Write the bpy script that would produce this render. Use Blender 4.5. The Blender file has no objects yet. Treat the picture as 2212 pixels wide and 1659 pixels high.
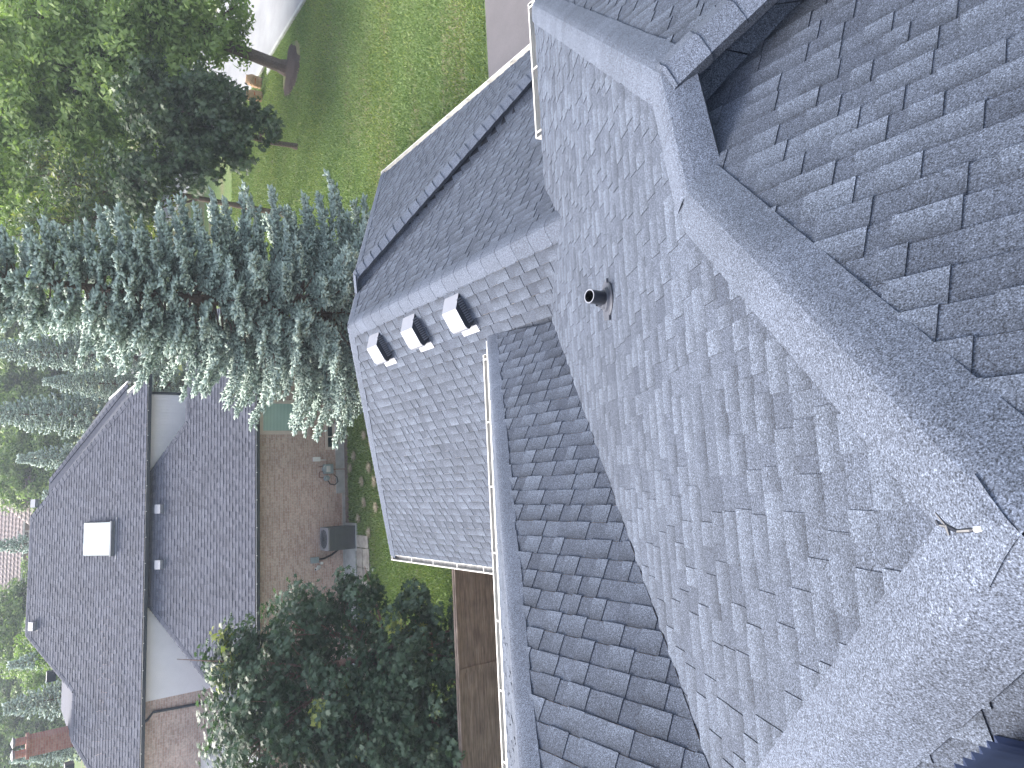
import bpy, math, random
import numpy as np
from mathutils import Vector, Matrix

random.seed(7)
RNG = np.random.default_rng(11)
C = bpy.context.scene.collection
H = 10.4                                   # eye height above the ground, metres
F = 1475.0                                 # focal length in pixels of a 2212 px long frame

# ------------------------------------------------------------------ camera frame
def cam_rows(p, r, y):
    p, r, y = map(math.radians, (p, r, y))
    cp, sp, cr, sr, cy, sy = math.cos(p), math.sin(p), math.cos(r), math.sin(r), math.cos(y), math.sin(y)
    fwd = Vector((sy*cp, cy*cp, -sp)); right = Vector((cy, -sy, 0)); up = right.cross(fwd)
    return cr*right + sr*up, -(-sr*right + cr*up), fwd          # right, down, forward
RIGHT, DOWN, FWD = cam_rows(36.75, 2.87, 9.71)
EYE = Vector((0, 0, H))

def ray(X, Y):
    return (RIGHT*((X-829.5)/F) + DOWN*((Y-1106)/F) + FWD).normalized()
def hit(px, n, d):
    """point where the sight line through px meets the plane n.x = d (world coordinates)"""
    r = ray(*px); n = Vector(n)
    return EYE + r*((d - n.dot(EYE))/n.dot(r))
def hz(px, z=0.0): return hit(px, (0, 0, 1), z)
def hy(px, y): return hit(px, (0, 1, 0), y)
def V(x, y, z=0.0): return Vector((x, y, z))

# ------------------------------------------------------------------ node helpers
def newmat(name):
    m = bpy.data.materials.new(name); m.use_nodes = True
    nt = m.node_tree; nt.nodes.clear()
    out = nt.nodes.new('ShaderNodeOutputMaterial')
    b = nt.nodes.new('ShaderNodeBsdfPrincipled')
    nt.links.new(b.outputs[0], out.inputs['Surface'])
    return m, nt, b, out
def N(nt, typ, **kw):
    n = nt.nodes.new(typ)
    for k, v in kw.items():
        if k.startswith('i_'):
            key = k[2:]
            n.inputs[int(key) if key.isdigit() else key.replace('_', ' ')].default_value = v
        else: setattr(n, k, v)
    return n
def L(nt, a, b): nt.links.new(a, b)
def col(c): return (c[0], c[1], c[2], 1.0)
def mixc(nt, fac, a, b, blend='MIX'):
    n = nt.nodes.new('ShaderNodeMix'); n.data_type = 'RGBA'; n.blend_type = blend
    for sock, v in ((n.inputs[0], fac), (n.inputs[6], a), (n.inputs[7], b)):
        if hasattr(v, 'is_linked') or hasattr(v, 'node'): L(nt, v, sock)
        elif isinstance(v, (int, float)): sock.default_value = v
        else: sock.default_value = col(v)
    return n.outputs[2]
def ramp(nt, fac, stops):
    n = nt.nodes.new('ShaderNodeValToRGB'); L(nt, fac, n.inputs[0])
    e = n.color_ramp.elements
    while len(e) < len(stops): e.new(0.5)
    for el, (p, c) in zip(e, stops):
        el.position = p; el.color = col(c) if not isinstance(c, (int, float)) else (c, c, c, 1)
    return n.outputs[0]
def noise(nt, scale, detail=2, rough=0.5, vec=None, w=None):
    n = nt.nodes.new('ShaderNodeTexNoise'); n.inputs['Scale'].default_value = scale
    n.inputs['Detail'].default_value = detail; n.inputs['Roughness'].default_value = rough
    if vec is not None: L(nt, vec, n.inputs['Vector'])
    return n.outputs['Fac']
def objco(nt, scale=(1, 1, 1), rot=(0, 0, 0)):
    tc = nt.nodes.new('ShaderNodeTexCoord'); mp = nt.nodes.new('ShaderNodeMapping')
    mp.inputs['Scale'].default_value = scale; mp.inputs['Rotation'].default_value = rot
    L(nt, tc.outputs['Object'], mp.inputs[0]); return mp.outputs[0]
def bump(nt, b, h, strength=0.3, dist=0.01):
    n = nt.nodes.new('ShaderNodeBump'); n.inputs['Strength'].default_value = strength
    n.inputs['Distance'].default_value = dist; L(nt, h, n.inputs['Height']); L(nt, n.outputs[0], b.inputs['Normal'])

def plain(name, c, rough=0.6, metal=0.0, var=0.12, scale=6.0, spec=0.4):
    m, nt, b, o = newmat(name)
    f = noise(nt, scale, 4, 0.6, objco(nt))
    c0 = tuple(x*(1-var) for x in c); c1 = tuple(min(1, x*(1+var)) for x in c)
    L(nt, ramp(nt, f, [(0.3, c0), (0.7, c1)]), b.inputs['Base Color'])
    b.inputs['Roughness'].default_value = rough; b.inputs['Metallic'].default_value = metal
    b.inputs['Specular IOR Level'].default_value = spec
    return m

def shingle_mat(name, dark, light, grain=0.7, grain_scale=170.0, band=0.38):
    """asphalt shingle: colour attribute r = granule blend of the tab, g = height inside the course, b = amount of the darker band"""
    m, nt, b, o = newmat(name)
    at = nt.nodes.new('ShaderNodeAttribute'); at.attribute_name = 'tone'
    sp = nt.nodes.new('ShaderNodeSeparateColor'); L(nt, at.outputs['Color'], sp.inputs[0])
    base = mixc(nt, sp.outputs[0], dark, light)
    # dark granule band plus painted-in shade from the course above, at each tab's head
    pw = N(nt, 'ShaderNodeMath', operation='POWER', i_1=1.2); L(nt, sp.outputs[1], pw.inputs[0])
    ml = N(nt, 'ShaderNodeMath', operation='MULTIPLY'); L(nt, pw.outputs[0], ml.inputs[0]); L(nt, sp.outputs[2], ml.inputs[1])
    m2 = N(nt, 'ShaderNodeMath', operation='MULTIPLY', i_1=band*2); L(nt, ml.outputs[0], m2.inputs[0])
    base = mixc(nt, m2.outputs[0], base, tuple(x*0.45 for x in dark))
    co = objco(nt)
    g = noise(nt, grain_scale, 1, 0.8, co)
    g2 = ramp(nt, g, [(0.34, 1-grain), (0.5, 0.92), (0.60, 1.10), (0.70, 1+grain*1.4)])
    gg = noise(nt, grain_scale*0.3, 2, 0.8, co)
    base = mixc(nt, 1.0, base, ramp(nt, gg, [(0.3, 1-grain*0.35), (0.7, 1+grain*0.4)]), 'MULTIPLY')
    base = mixc(nt, 1.0, base, g2, 'MULTIPLY')
    s = noise(nt, 1.3, 4, 0.6, co)
    base = mixc(nt, 1.0, base, ramp(nt, s, [(0.3, 0.88), (0.7, 1.12)]), 'MULTIPLY')
    L(nt, base, b.inputs['Base Color'])
    b.inputs['Roughness'].default_value = 0.85; b.inputs['Specular IOR Level'].default_value = 0.3
    bump(nt, b, g, 0.35, 0.002)
    return m

def brick_mat(name, c1, c2, mortar, axis='y'):
    m, nt, b, o = newmat(name)
    tc = nt.nodes.new('ShaderNodeTexCoord'); s = nt.nodes.new('ShaderNodeSeparateXYZ'); cb = nt.nodes.new('ShaderNodeCombineXYZ')
    L(nt, tc.outputs['Object'], s.inputs[0])
    L(nt, s.outputs[0 if axis == 'y' else 1], cb.inputs[0]); L(nt, s.outputs[2], cb.inputs[1])
    br = nt.nodes.new('ShaderNodeTexBrick'); L(nt, cb.outputs[0], br.inputs['Vector'])
    br.inputs['Scale'].default_value = 1.0; br.inputs['Brick Width'].default_value = 0.215; br.inputs['Row Height'].default_value = 0.08
    br.inputs['Mortar Size'].default_value = 0.006; br.inputs['Mortar Smooth'].default_value = 0.3; br.inputs['Bias'].default_value = 0.0
    br.inputs['Color1'].default_value = col(c1); br.inputs['Color2'].default_value = col(c2); br.inputs['Mortar'].default_value = col(mortar)
    f = noise(nt, 14, 5, 0.7, objco(nt)); f2 = noise(nt, 0.8, 3, 0.6, objco(nt))
    c = mixc(nt, 1.0, br.outputs['Color'], ramp(nt, f, [(0.25, 0.68), (0.75, 1.35)]), 'MULTIPLY')
    c = mixc(nt, 1.0, c, ramp(nt, f2, [(0.3, 0.9), (0.7, 1.1)]), 'MULTIPLY')
    L(nt, c, b.inputs['Base Color']); b.inputs['Roughness'].default_value = 0.9
    bump(nt, b, br.outputs['Fac'], -0.5, 0.006)
    return m

def leaf_mat(name, dark, light, rough=0.5, trans=0.25, spec=0.4):
    m, nt, b, o = newmat(name)
    at = nt.nodes.new('ShaderNodeAttribute'); at.attribute_name = 'tone'
    sp = nt.nodes.new('ShaderNodeSeparateColor'); L(nt, at.outputs['Color'], sp.inputs[0])
    c = mixc(nt, sp.outputs[0], dark, light)
    yel = mixc(nt, sp.outputs[1], c, (0.34, 0.36, 0.07))
    L(nt, yel, b.inputs['Base Color']); b.inputs['Roughness'].default_value = rough
    b.inputs['Specular IOR Level'].default_value = spec
    if trans:
        tr = nt.nodes.new('ShaderNodeBsdfTranslucent'); L(nt, mixc(nt, 1.0, yel, (1.3, 1.5, 0.7), 'MULTIPLY'), tr.inputs[0])
        mx = nt.nodes.new('ShaderNodeMixShader'); mx.inputs[0].default_value = trans
        L(nt, b.outputs[0], mx.inputs[1]); L(nt, tr.outputs[0], mx.inputs[2]); L(nt, mx.outputs[0], o.inputs['Surface'])
    return m

M = {}
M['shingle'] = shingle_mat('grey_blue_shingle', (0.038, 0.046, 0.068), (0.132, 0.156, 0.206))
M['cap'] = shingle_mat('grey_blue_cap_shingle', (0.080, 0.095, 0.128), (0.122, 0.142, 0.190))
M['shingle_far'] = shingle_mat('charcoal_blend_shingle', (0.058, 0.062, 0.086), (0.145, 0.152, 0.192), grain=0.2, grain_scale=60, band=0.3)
M['brick'] = brick_mat('brown_brick', (0.40, 0.27, 0.225), (0.53, 0.40, 0.345), (0.50, 0.45, 0.41))
M['brick_x'] = brick_mat('brown_brick_side', (0.40, 0.27, 0.225), (0.53, 0.40, 0.345), (0.50, 0.45, 0.41), 'x')
M['brick_red'] = brick_mat('red_brick', (0.30, 0.13, 0.10), (0.37, 0.20, 0.16), (0.30, 0.24, 0.21))
M['white'] = plain('white_painted_aluminium', (0.58, 0.57, 0.54), 0.45, 0, 0.12)
M['trough'] = plain('wet_gutter_trough', (0.22, 0.22, 0.22), 0.35, 0, 0.5, 9)
M['dark_metal'] = plain('charcoal_gutter_metal', (0.035, 0.042, 0.055), 0.45, 0, 0.15)
M['vent_grey'] = plain('grey_painted_steel', (0.25, 0.26, 0.30), 0.42, 0.1, 0.05)
M['vent_dark'] = plain('dark_vent_grille', (0.022, 0.025, 0.035), 0.5)
M['vent_mid'] = plain('vent_louvre_bar', (0.16, 0.17, 0.20), 0.45)
M['abs'] = plain('black_abs_plastic', (0.030, 0.033, 0.045), 0.32, 0, 0.2)
M['abs_dark'] = plain('pipe_bore', (0.006, 0.006, 0.008), 0.8)
M['rubber'] = plain('rubber_flashing', (0.075, 0.08, 0.10), 0.4, 0, 0.2)
M['navy'] = plain('dark_blue_louvre_plastic', (0.02, 0.03, 0.07), 0.3, 0, 0.1)
M['stucco'] = plain('taupe_wall', (0.35, 0.30, 0.27), 0.9)
M['siding'] = plain('beige_siding', (0.82, 0.78, 0.78), 0.6, 0, 0.04, 2)
M['frame'] = plain('beige_window_frame', (0.62, 0.53, 0.46), 0.55, 0, 0.05)
M['concrete'] = plain('pale_concrete', (0.42, 0.43, 0.42), 0.9, 0, 0.2, 3)
M['stone'] = plain('flagstone', (0.34, 0.31, 0.27), 0.9, 0, 0.35, 4)
M['acmetal'] = plain('grey_cabinet_metal', (0.14, 0.155, 0.175), 0.5, 0.2, 0.06)
M['actop'] = plain('light_grey_cabinet_top', (0.28, 0.28, 0.30), 0.5, 0.2, 0.06)
M['meter'] = plain('meter_grey', (0.30, 0.36, 0.38), 0.5, 0.2, 0.1)
M['copper'] = plain('rusty_pipe', (0.22, 0.13, 0.10), 0.6, 0.2, 0.3)
M['black'] = plain('black_rubber_hose', (0.015, 0.016, 0.02), 0.5)
M['pvc'] = plain('white_plastic', (0.75, 0.74, 0.72), 0.4, 0, 0.04)
M['bark'] = plain('grey_brown_bark', (0.13, 0.10, 0.085), 0.95, 0, 0.4, 18)
M['bark_red'] = plain('reddish_bark', (0.19, 0.12, 0.10), 0.9, 0, 0.3, 18)
M['twig'] = plain('dry_brown_twig', (0.17, 0.125, 0.10), 0.95, 0, 0.3, 10)
M['paper'] = plain('brown_kraft_paper', (0.46, 0.30, 0.19), 0.85, 0, 0.2, 5)
M['paper_print'] = plain('orange_red_print', (0.45, 0.13, 0.05), 0.85, 0, 0.2, 20)
M['mulch'] = plain('dark_mulch', (0.055, 0.04, 0.038), 1.0, 0, 0.6, 22)
M['tile'] = plain('pale_tile_roof', (0.36, 0.29, 0.27), 0.8, 0, 0.2, 3)
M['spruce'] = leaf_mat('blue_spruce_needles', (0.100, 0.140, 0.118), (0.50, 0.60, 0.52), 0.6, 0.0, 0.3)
M['maple'] = leaf_mat('dark_maple_leaf', (0.030, 0.065, 0.032), (0.105, 0.165, 0.105), 0.45, 0.25, 0.45)
M['elm'] = leaf_mat('mid_green_leaf', (0.070, 0.130, 0.040), (0.38, 0.48, 0.18), 0.5, 0.35)
M['oak'] = leaf_mat('dull_green_leaf', (0.045, 0.080, 0.038), (0.18, 0.23, 0.13), 0.45, 0.25, 0.5)

def wood_mat():
    m, nt, b, o = newmat('weathered_fence_wood')
    co = objco(nt, (1, 1, 14))
    f = noise(nt, 2.2, 6, 0.65, co); k = noise(nt, 3.0, 2, 0.5, objco(nt))
    c = ramp(nt, f, [(0.3, (0.075, 0.055, 0.045)), (0.55, (0.16, 0.125, 0.105)), (0.8, (0.25, 0.21, 0.18))])
    c = mixc(nt, 1.0, c, ramp(nt, k, [(0.3, 0.8), (0.7, 1.15)]), 'MULTIPLY')
    L(nt, c, b.inputs['Base Color']); b.inputs['Roughness'].default_value = 0.9
    return m
M['wood'] = wood_mat()

def ground_mat():
    m, nt, b, o = newmat('lawn_ground')
    co = objco(nt)
    f1 = noise(nt, 9, 6, 0.75, co); f2 = noise(nt, 0.35, 4, 0.6, objco(nt, (0.35, 1.6, 1))); f3 = noise(nt, 0.9, 4, 0.65, co)
    g = ramp(nt, f1, [(0.25, (0.06, 0.10, 0.035)), (0.5, (0.13, 0.19, 0.07)), (0.8, (0.25, 0.30, 0.14))])
    dry = ramp(nt, f1, [(0.3, (0.13, 0.13, 0.07)), (0.75, (0.28, 0.25, 0.16))])
    k = ramp(nt, f2, [(0.46, 0.0), (0.58, 0.85)])
    c = mixc(nt, k, g, dry)
    k3 = ramp(nt, f3, [(0.5, 0.0), (0.72, 0.35)])
    c = mixc(nt, k3, c, dry)
    L(nt, c, b.inputs['Base Color']); b.inputs['Roughness'].default_value = 1.0
    b.inputs['Specular IOR Level'].default_value = 0.1
    bump(nt, b, f1, 0.8, 0.05)
    return m
M['lawn'] = ground_mat()
def asphalt_mat(name, a, c2, sc=90):
    m, nt, b, o = newmat(name)
    f = noise(nt, sc, 3, 0.7, objco(nt)); f2 = noise(nt, 0.5, 5, 0.6, objco(nt))
    c = ramp(nt, f, [(0.3, a), (0.7, c2)])
    c = mixc(nt, 1.0, c, ramp(nt, f2, [(0.3, 0.82), (0.7, 1.15)]), 'MULTIPLY')
    L(nt, c, b.inputs['Base Color']); b.inputs['Roughness'].default_value = 0.9
    return m
M['asphalt'] = asphalt_mat('driveway_asphalt', (0.13, 0.12, 0.125), (0.20, 0.185, 0.19))
M['road'] = asphalt_mat('road_asphalt', (0.24, 0.245, 0.26), (0.32, 0.325, 0.34))
M['bed'] = asphalt_mat('bare_soil_edge', (0.10, 0.075, 0.06), (0.24, 0.19, 0.16), 12)

def glass_mat(name, c, rough=0.08):
    m, nt, b, o = newmat(name)
    f = noise(nt, 1.5, 3, 0.6, objco(nt))
    L(nt, ramp(nt, f, [(0.3, tuple(x*0.85 for x in c)), (0.7, c)]), b.inputs['Base Color'])
    b.inputs['Roughness'].default_value = rough; b.inputs['Specular IOR Level'].default_value = 0.7
    b.inputs['Coat Weight'].default_value = 0.6; b.inputs['Coat Roughness'].default_value = 0.05
    return m
M['glass_dark'] = glass_mat('dark_window_glass', (0.03, 0.045, 0.06))
M['skyglass'] = glass_mat('pale_skylight_glass', (0.62, 0.72, 0.72), 0.2)
M['blind'] = glass_mat('blinds_behind_glass', (0.45, 0.62, 0.56), 0.25)
M['blind_gap'] = glass_mat('blind_shadow_gap', (0.20, 0.33, 0.30), 0.25)

# ------------------------------------------------------------------ object helpers
class MB:
    def __init__(s): s.v = []; s.f = []; s.c = []; s.m = []
    def quad(s, pts, c=(0.5, 0.5, 0.0), mi=0):
        n = len(s.v); s.v += [tuple(p) for p in pts]; s.f.append(tuple(range(n, n+len(pts)))); s.c.append(c); s.m.append(mi)
    def ngon_colors(s, pts, cs, mi=0):
        n = len(s.v); s.v += [tuple(p) for p in pts]; s.f.append(tuple(range(n, n+len(pts)))); s.c.append(list(cs)); s.m.append(mi)
    def box(s, lo, hi, mi=0, c=(0.5, 0.5, 0), M4=None):
        x0, y0, z0 = lo; x1, y1, z1 = hi
        P = [Vector(p) for p in ((x0,y0,z0),(x1,y0,z0),(x1,y1,z0),(x0,y1,z0),(x0,y0,z1),(x1,y0,z1),(x1,y1,z1),(x0,y1,z1))]
        if M4 is not None: P = [M4 @ p for p in P]
        n = len(s.v); s.v += [tuple(p) for p in P]
        for f in ((0,3,2,1),(4,5,6,7),(0,1,5,4),(1,2,6,5),(2,3,7,6),(3,0,4,7)):
            s.f.append(tuple(n+i for i in f)); s.c.append(c); s.m.append(mi)
    def hexa(s, a, b, mi=0, c=(0.5, 0.5, 0)):
        """solid between polygon a and polygon b (same count)"""
        n = len(s.v); k = len(a); s.v += [tuple(p) for p in a] + [tuple(p) for p in b]
        s.f.append(tuple(range(n+k-1, n-1, -1))); s.f.append(tuple(range(n+k, n+2*k)))
        for i in range(k): s.f.append((n+i, n+(i+1) % k, n+k+(i+1) % k, n+k+i))
        s.c += [c]*(k+2); s.m += [mi]*(k+2)
    def tube(s, pts, rs, seg=8, mi=0, cap=True, c=(0.5, 0.5, 0)):
        pts = [Vector(p) for p in pts]; rings = []
        for i, p in enumerate(pts):
            d = (pts[min(i+1, len(pts)-1)] - pts[max(i-1, 0)]).normalized()
            a = d.orthogonal().normalized() if i == 0 else (a0 - d*a0.dot(d)).normalized()
            a0 = a; b = d.cross(a); r = rs[i] if hasattr(rs, '__len__') else rs
            n = len(s.v); rings.append(n)
            s.v += [tuple(p + (a*math.cos(t) + b*math.sin(t))*r) for t in (2*math.pi*k/seg for k in range(seg))]
        for i in range(len(rings)-1):
            for k in range(seg):
                s.f.append((rings[i]+k, rings[i]+(k+1) % seg, rings[i+1]+(k+1) % seg, rings[i+1]+k)); s.c.append(c); s.m.append(mi)
        if cap:
            for r, rev in ((rings[0], True), (rings[-1], False)):
                f = tuple(range(r, r+seg)); s.f.append(f[::-1] if rev else f); s.c.append(c); s.m.append(mi)
    def build(s, name, mats, parent=None, smooth=False):
        if not isinstance(mats, (list, tuple)): mats = [mats]
        me = bpy.data.meshes.new(name); me.from_pydata(s.v, [], s.f)
        for m in mats: me.materials.append(m)
        me.polygons.foreach_set('material_index', s.m)
        ca = me.color_attributes.new('tone', 'FLOAT_COLOR', 'CORNER')
        buf = []
        for f, c in zip(s.f, s.c):
            if isinstance(c, list):
                for q in c: buf += [q[0], q[1], q[2], 1.0]
            else: buf += [c[0], c[1], c[2], 1.0]*len(f)
        ca.data.foreach_set('color', buf)
        if smooth: me.polygons.foreach_set('use_smooth', [True]*len(s.f))
        me.update()
        o = bpy.data.objects.new(name, me); C.objects.link(o); attach(o, parent)
        return o
def attach(o, parent):
    if parent is not None:
        o.parent = parent
        base = Vector((0, 0, 0)); q = parent
        while q is not None: base += q.location; q = q.parent
        o.location = o.location - base
def tri_mesh(name, verts, tris, tone, mat, parent=None, off=(0, 0, 0)):
    """numpy arrays -> mesh; tone is (n,2) per triangle; vertices relative to off"""
    me = bpy.data.meshes.new(name)
    nv, nt_ = len(verts), len(tris)
    me.vertices.add(nv); me.vertices.foreach_set('co', np.ascontiguousarray(verts, dtype=np.float32).ravel())
    me.loops.add(nt_*3); me.loops.foreach_set('vertex_index', np.ascontiguousarray(tris, dtype=np.int32).ravel())
    me.polygons.add(nt_); me.polygons.foreach_set('loop_start', np.arange(0, nt_*3, 3, dtype=np.int32))
    me.materials.append(mat)
    ca = me.color_attributes.new('tone', 'FLOAT_COLOR', 'CORNER')
    c = np.ones((nt_, 3, 4), np.float32); c[:, :, 0] = tone[:, None, 0]; c[:, :, 1] = tone[:, None, 1]; c[:, :, 2] = 0
    ca.data.foreach_set('color', c.ravel())
    me.update(calc_edges=True)
    o = bpy.data.objects.new(name, me); C.objects.link(o); o.location = off
    if parent is not None: o.parent = parent
    return o
def empty(name, loc): 
    o = bpy.data.objects.new(name, None); C.objects.link(o); o.location = loc; o.empty_display_size = 0.3; return o
def tag(o, label=None, cat=None, group=None, kind=None):
    if label: o['label'] = label
    if cat: o['category'] = cat
    if group: o['group'] = group
    if kind: o['kind'] = kind
    return o
def copy_tree(o, parent=None):
    c = o.copy(); C.objects.link(c)
    if parent is not None: c.parent = parent
    for ch in list(o.children): copy_tree(ch, c)
    return c

# ------------------------------------------------------------------ shingled slopes
def clip(poly, edge):
    (ax, ay), (bx, by) = edge; out = []
    def side(p): return (bx-ax)*(p[1]-ay) - (by-ay)*(p[0]-ax)
    for i in range(len(poly)):
        p, q = poly[i], poly[(i+1) % len(poly)]; sp, sq = side(p), side(q)
        if sp >= 0: out.append(p)
        if (sp >= 0) != (sq >= 0):
            t = sp/(sp-sq); out.append((p[0]+(q[0]-p[0])*t, p[1]+(q[1]-p[1])*t))
    return out
def shingles(mb, polys, origin, up, seed=1, expo=0.143, fine=True, thick=1.0, tw=(0.09, 0.24), gw=(0.07, 0.2), bands=0.8):
    """courses of laminated tabs on the plane of the polygons; origin is on the eave line, up points up the slope"""
    rnd = random.Random(seed)
    P0 = [Vector(p) for p in polys[0]]
    n = (P0[1]-P0[0]).cross(P0[2]-P0[0]).normalized()
    if n.z < 0: n = -n
    v = (Vector(up) - n*Vector(up).dot(n)).normalized(); u = v.cross(n).normalized()
    O = Vector(origin)
    pls = []
    for P in polys:
        q = [((Vector(p)-O).dot(u), (Vector(p)-O).dot(v)) for p in P]
        a = sum(q[i][0]*q[(i+1) % len(q)][1]-q[(i+1) % len(q)][0]*q[i][1] for i in range(len(q)))
        if a < 0: q = q[::-1]
        pls.append(q)
    u0 = min(p[0] for q in pls for p in q); u1 = max(p[0] for q in pls for p in q)
    v0 = min(p[1] for q in pls for p in q); v1 = max(p[1] for q in pls for p in q)
    W = lambda a, b, h: O + u*a + v*b + n*h
    r0 = math.floor(v0/expo); r1 = math.ceil(v1/expo)
    for r in range(r0, r1):
        lo, hi = r*expo, (r+1)*expo
        x = u0 - rnd.random()*0.3; tooth = rnd.random() < 0.5; prev = 0
        lo += rnd.uniform(-0.002, 0.002)
        base = rnd.uniform(-0.03, 0.03); sh_left = 0.0; shtone = 0.0
        while x < u1:
            w = rnd.uniform(*(tw if tooth else gw))
            if sh_left <= 0: sh_left = 1.0; shtone = rnd.uniform(-0.06, 0.06)
            sh_left -= w
            hb = (0.0125 if tooth else 0.0070)*thick; ht = (0.0050 if tooth else 0.0005)*thick
            hb += rnd.uniform(0, 0.0015)*thick
            if tooth: tone = min(1, max(0, rnd.gauss(0.68, 0.09)+base+shtone)); bd = bands*rnd.choice((0.8, 1.0, 1.1, 1.25))
            else: tone = min(1, max(0, rnd.gauss(0.40, 0.07)+base+shtone)); bd = bands*rnd.choice((0.2, 0.35, 0.5))
            jb = rnd.uniform(-0.003, 0.003) if tooth else 0.003
            for q in pls:
                poly = [(x, lo+jb), (x+w, lo+jb), (x+w, hi), (x, hi)]
                for i in range(len(q)):
                    poly = clip(poly, (q[i], q[(i+1) % len(q)]))
                    if len(poly) < 3: break
                if len(poly) < 3: continue
                def hh(b): t = (b-lo)/expo; return hb + (ht-hb)*t
                pts = [W(a, b, hh(b)) for a, b in poly]
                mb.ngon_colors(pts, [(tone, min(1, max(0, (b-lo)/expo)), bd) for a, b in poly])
                k = len(poly)
                for i in range(k):
                    a, b = poly[i], poly[(i+1) % k]
                    if abs(a[1]-lo-jb) < 1e-5 and abs(b[1]-lo-jb) < 1e-5:      # butt edge
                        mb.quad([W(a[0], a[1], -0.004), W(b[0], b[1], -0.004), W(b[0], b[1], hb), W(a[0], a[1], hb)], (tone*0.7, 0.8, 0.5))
                    elif fine and tooth and abs(a[0]-b[0]) < 1e-6 and (abs(a[0]-x) < 1e-6 or abs(a[0]-x-w) < 1e-6):
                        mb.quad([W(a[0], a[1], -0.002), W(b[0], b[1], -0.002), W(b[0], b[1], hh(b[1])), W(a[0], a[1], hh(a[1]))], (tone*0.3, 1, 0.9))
            x += w; tooth = not tooth if rnd.random() < 0.9 else tooth
    return n, u, v

def caps(mb, lo, hi, nA, nB, w=0.17, e=0.14, th=0.003, seed=3, wob=0.004, lift=0.036, rnd_a=0.055, edge=0.42, var=0.12, butt=0.45):
    """overlapping bent cap shingles from lo (low end) to hi along the meeting line of two slopes"""
    rnd = random.Random(seed); lo, hi = Vector(lo), Vector(hi); d = (hi-lo); Ln = d.length; d.normalize()
    nA, nB = Vector(nA).normalized(), Vector(nB).normalized(); up = (nA+nB).normalized()
    sA = d.cross(nA).normalized(); sB = nB.cross(d).normalized()
    if sA.dot(up) > 0: sA = -sA
    if sB.dot(up) > 0: sB = -sB
    cdrop = -sA.dot(up)
    fr = (1.0, 0.78, 0.56, 0.38, 0.22, 0.10, 0.0)
    s = 0.0
    while s < Ln:
        s1 = min(Ln, s + e + 0.05)
        tone = min(1, max(0, rnd.gauss(0.5, var)))
        ws = [w + rnd.uniform(-wob, wob) for _ in range(2)]
        rows = []
        for ss, hgt in ((s, lift + th*1.3), (s1, lift)):
            c = lo + d*ss; row = []
            for sd, nn, w_, order in ((sA, nA, ws[0], fr), (sB, nB, ws[1], fr[::-1][1:])):
                for f in order:
                    o = w_*f; dr = cdrop*(math.sqrt(o*o+rnd_a*rnd_a)-o)
                    hh_ = hgt*(1-(1-edge)*f)
                    nb_ = nn if f > 0 else up
                    row.append(c + sd*o + nb_*hh_ - up*dr)
            rows.append(row)
        a, b = rows; n_ = len(a)
        for i in range(n_-1):
            mb.quad([a[i], a[i+1], b[i+1], b[i]], (tone, 0.0, 0.3))
        dn = -up*(th*2.5+0.001)
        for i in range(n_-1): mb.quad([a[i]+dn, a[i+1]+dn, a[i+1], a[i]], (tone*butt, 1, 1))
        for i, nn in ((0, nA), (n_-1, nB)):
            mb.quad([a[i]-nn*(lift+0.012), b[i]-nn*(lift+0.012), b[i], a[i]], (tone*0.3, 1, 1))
        s += e

def gutter(name, p0, p1, out, parent, lip='white', w=0.125, depth=0.11, hanger=0.75, seed=1, inner='trough', endcap=True):
    """open K gutter; p0-p1 is the eave edge, out is the horizontal direction away from the house"""
    p0, p1, out = Vector(p0), Vector(p1), Vector(out).normalized(); up = Vector((0, 0, 1)); mb = MB()
    d = (p1-p0).normalized(); t = 0.006
    def slab(a, b, c, e, mi):                       # cross-section quad swept along the gutter
        sec = [out*x + up*z for x, z in (a, b, c, e)]
        mb.hexa([p0+q for q in sec], [p1+q for q in sec], mi)
    slab((0, 0), (t, 0), (t, -depth), (0, -depth), 1)
    slab((t, -depth+t), (w*0.8, -depth+t), (w*0.8, -depth), (t, -depth), 1)
    slab((w-t, -0.002), (w, -0.002), (w*0.8+t, -depth), (w*0.8, -depth), 0)
    slab((w-0.02, 0.004), (w+0.002, 0.004), (w+0.002, -0.014), (w-0.02, 0.001), 0)
    slab((-0.004, 0.004), (0.014, 0.004), (0.014, -0.004), (-0.004, -0.004), 0)
    Ln = (p1-p0).length; n = max(1, int(Ln/hanger))
    for i in range(n+1):
        c = p0 + d*(0.06 + (Ln-0.12)*i/n)
        a = [c - d*0.011 + up*0.001, c + d*0.011 + up*0.001, c + d*0.011 + up*0.009, c - d*0.011 + up*0.009]
        mb.hexa([q + out*0.01 for q in a], [q + out*(w-0.004) for q in a], 0)
    if endcap:
        for e, s in ((p0, -1), (p1, 1)):
            sec = [(0, 0.003), (w, 0.003), (w*0.8, -depth), (0, -depth)]
            mb.hexa([e + out*x + up*z for x, z in sec], [e + d*(s*0.006) + out*x + up*z for x, z in sec], 0)
    return mb.build(name, [M[lip], M[inner]], parent)

# ================================================================== OWN HOUSE
house = tag(empty('shingled_house', (2, 4, 0)), 'grey blue shingled house whose hip roofs fill the foreground, with white gutters and box vents', 'house')
th = math.radians(31.0)
nM = Vector((0, math.sin(th), math.cos(th))); dM = -1.3 + nM.z*H
zM = lambda y: (dM - nM.y*y)/nM.z
YE = 5.67                                           # far eave of the main slope
A = V(5.58, YE, zM(YE)); P = V(2.17, 2.26, zM(2.26)); Q = V(-0.185, 0.565, zM(0.565)); P2 = V(1.38, 2.06, zM(2.06))
V1 = hit((969, 1200), nM, dM); V1 = V(V1.x, YE, zM(YE))
V3 = hit((190, 1470), nM, dM)
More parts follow.
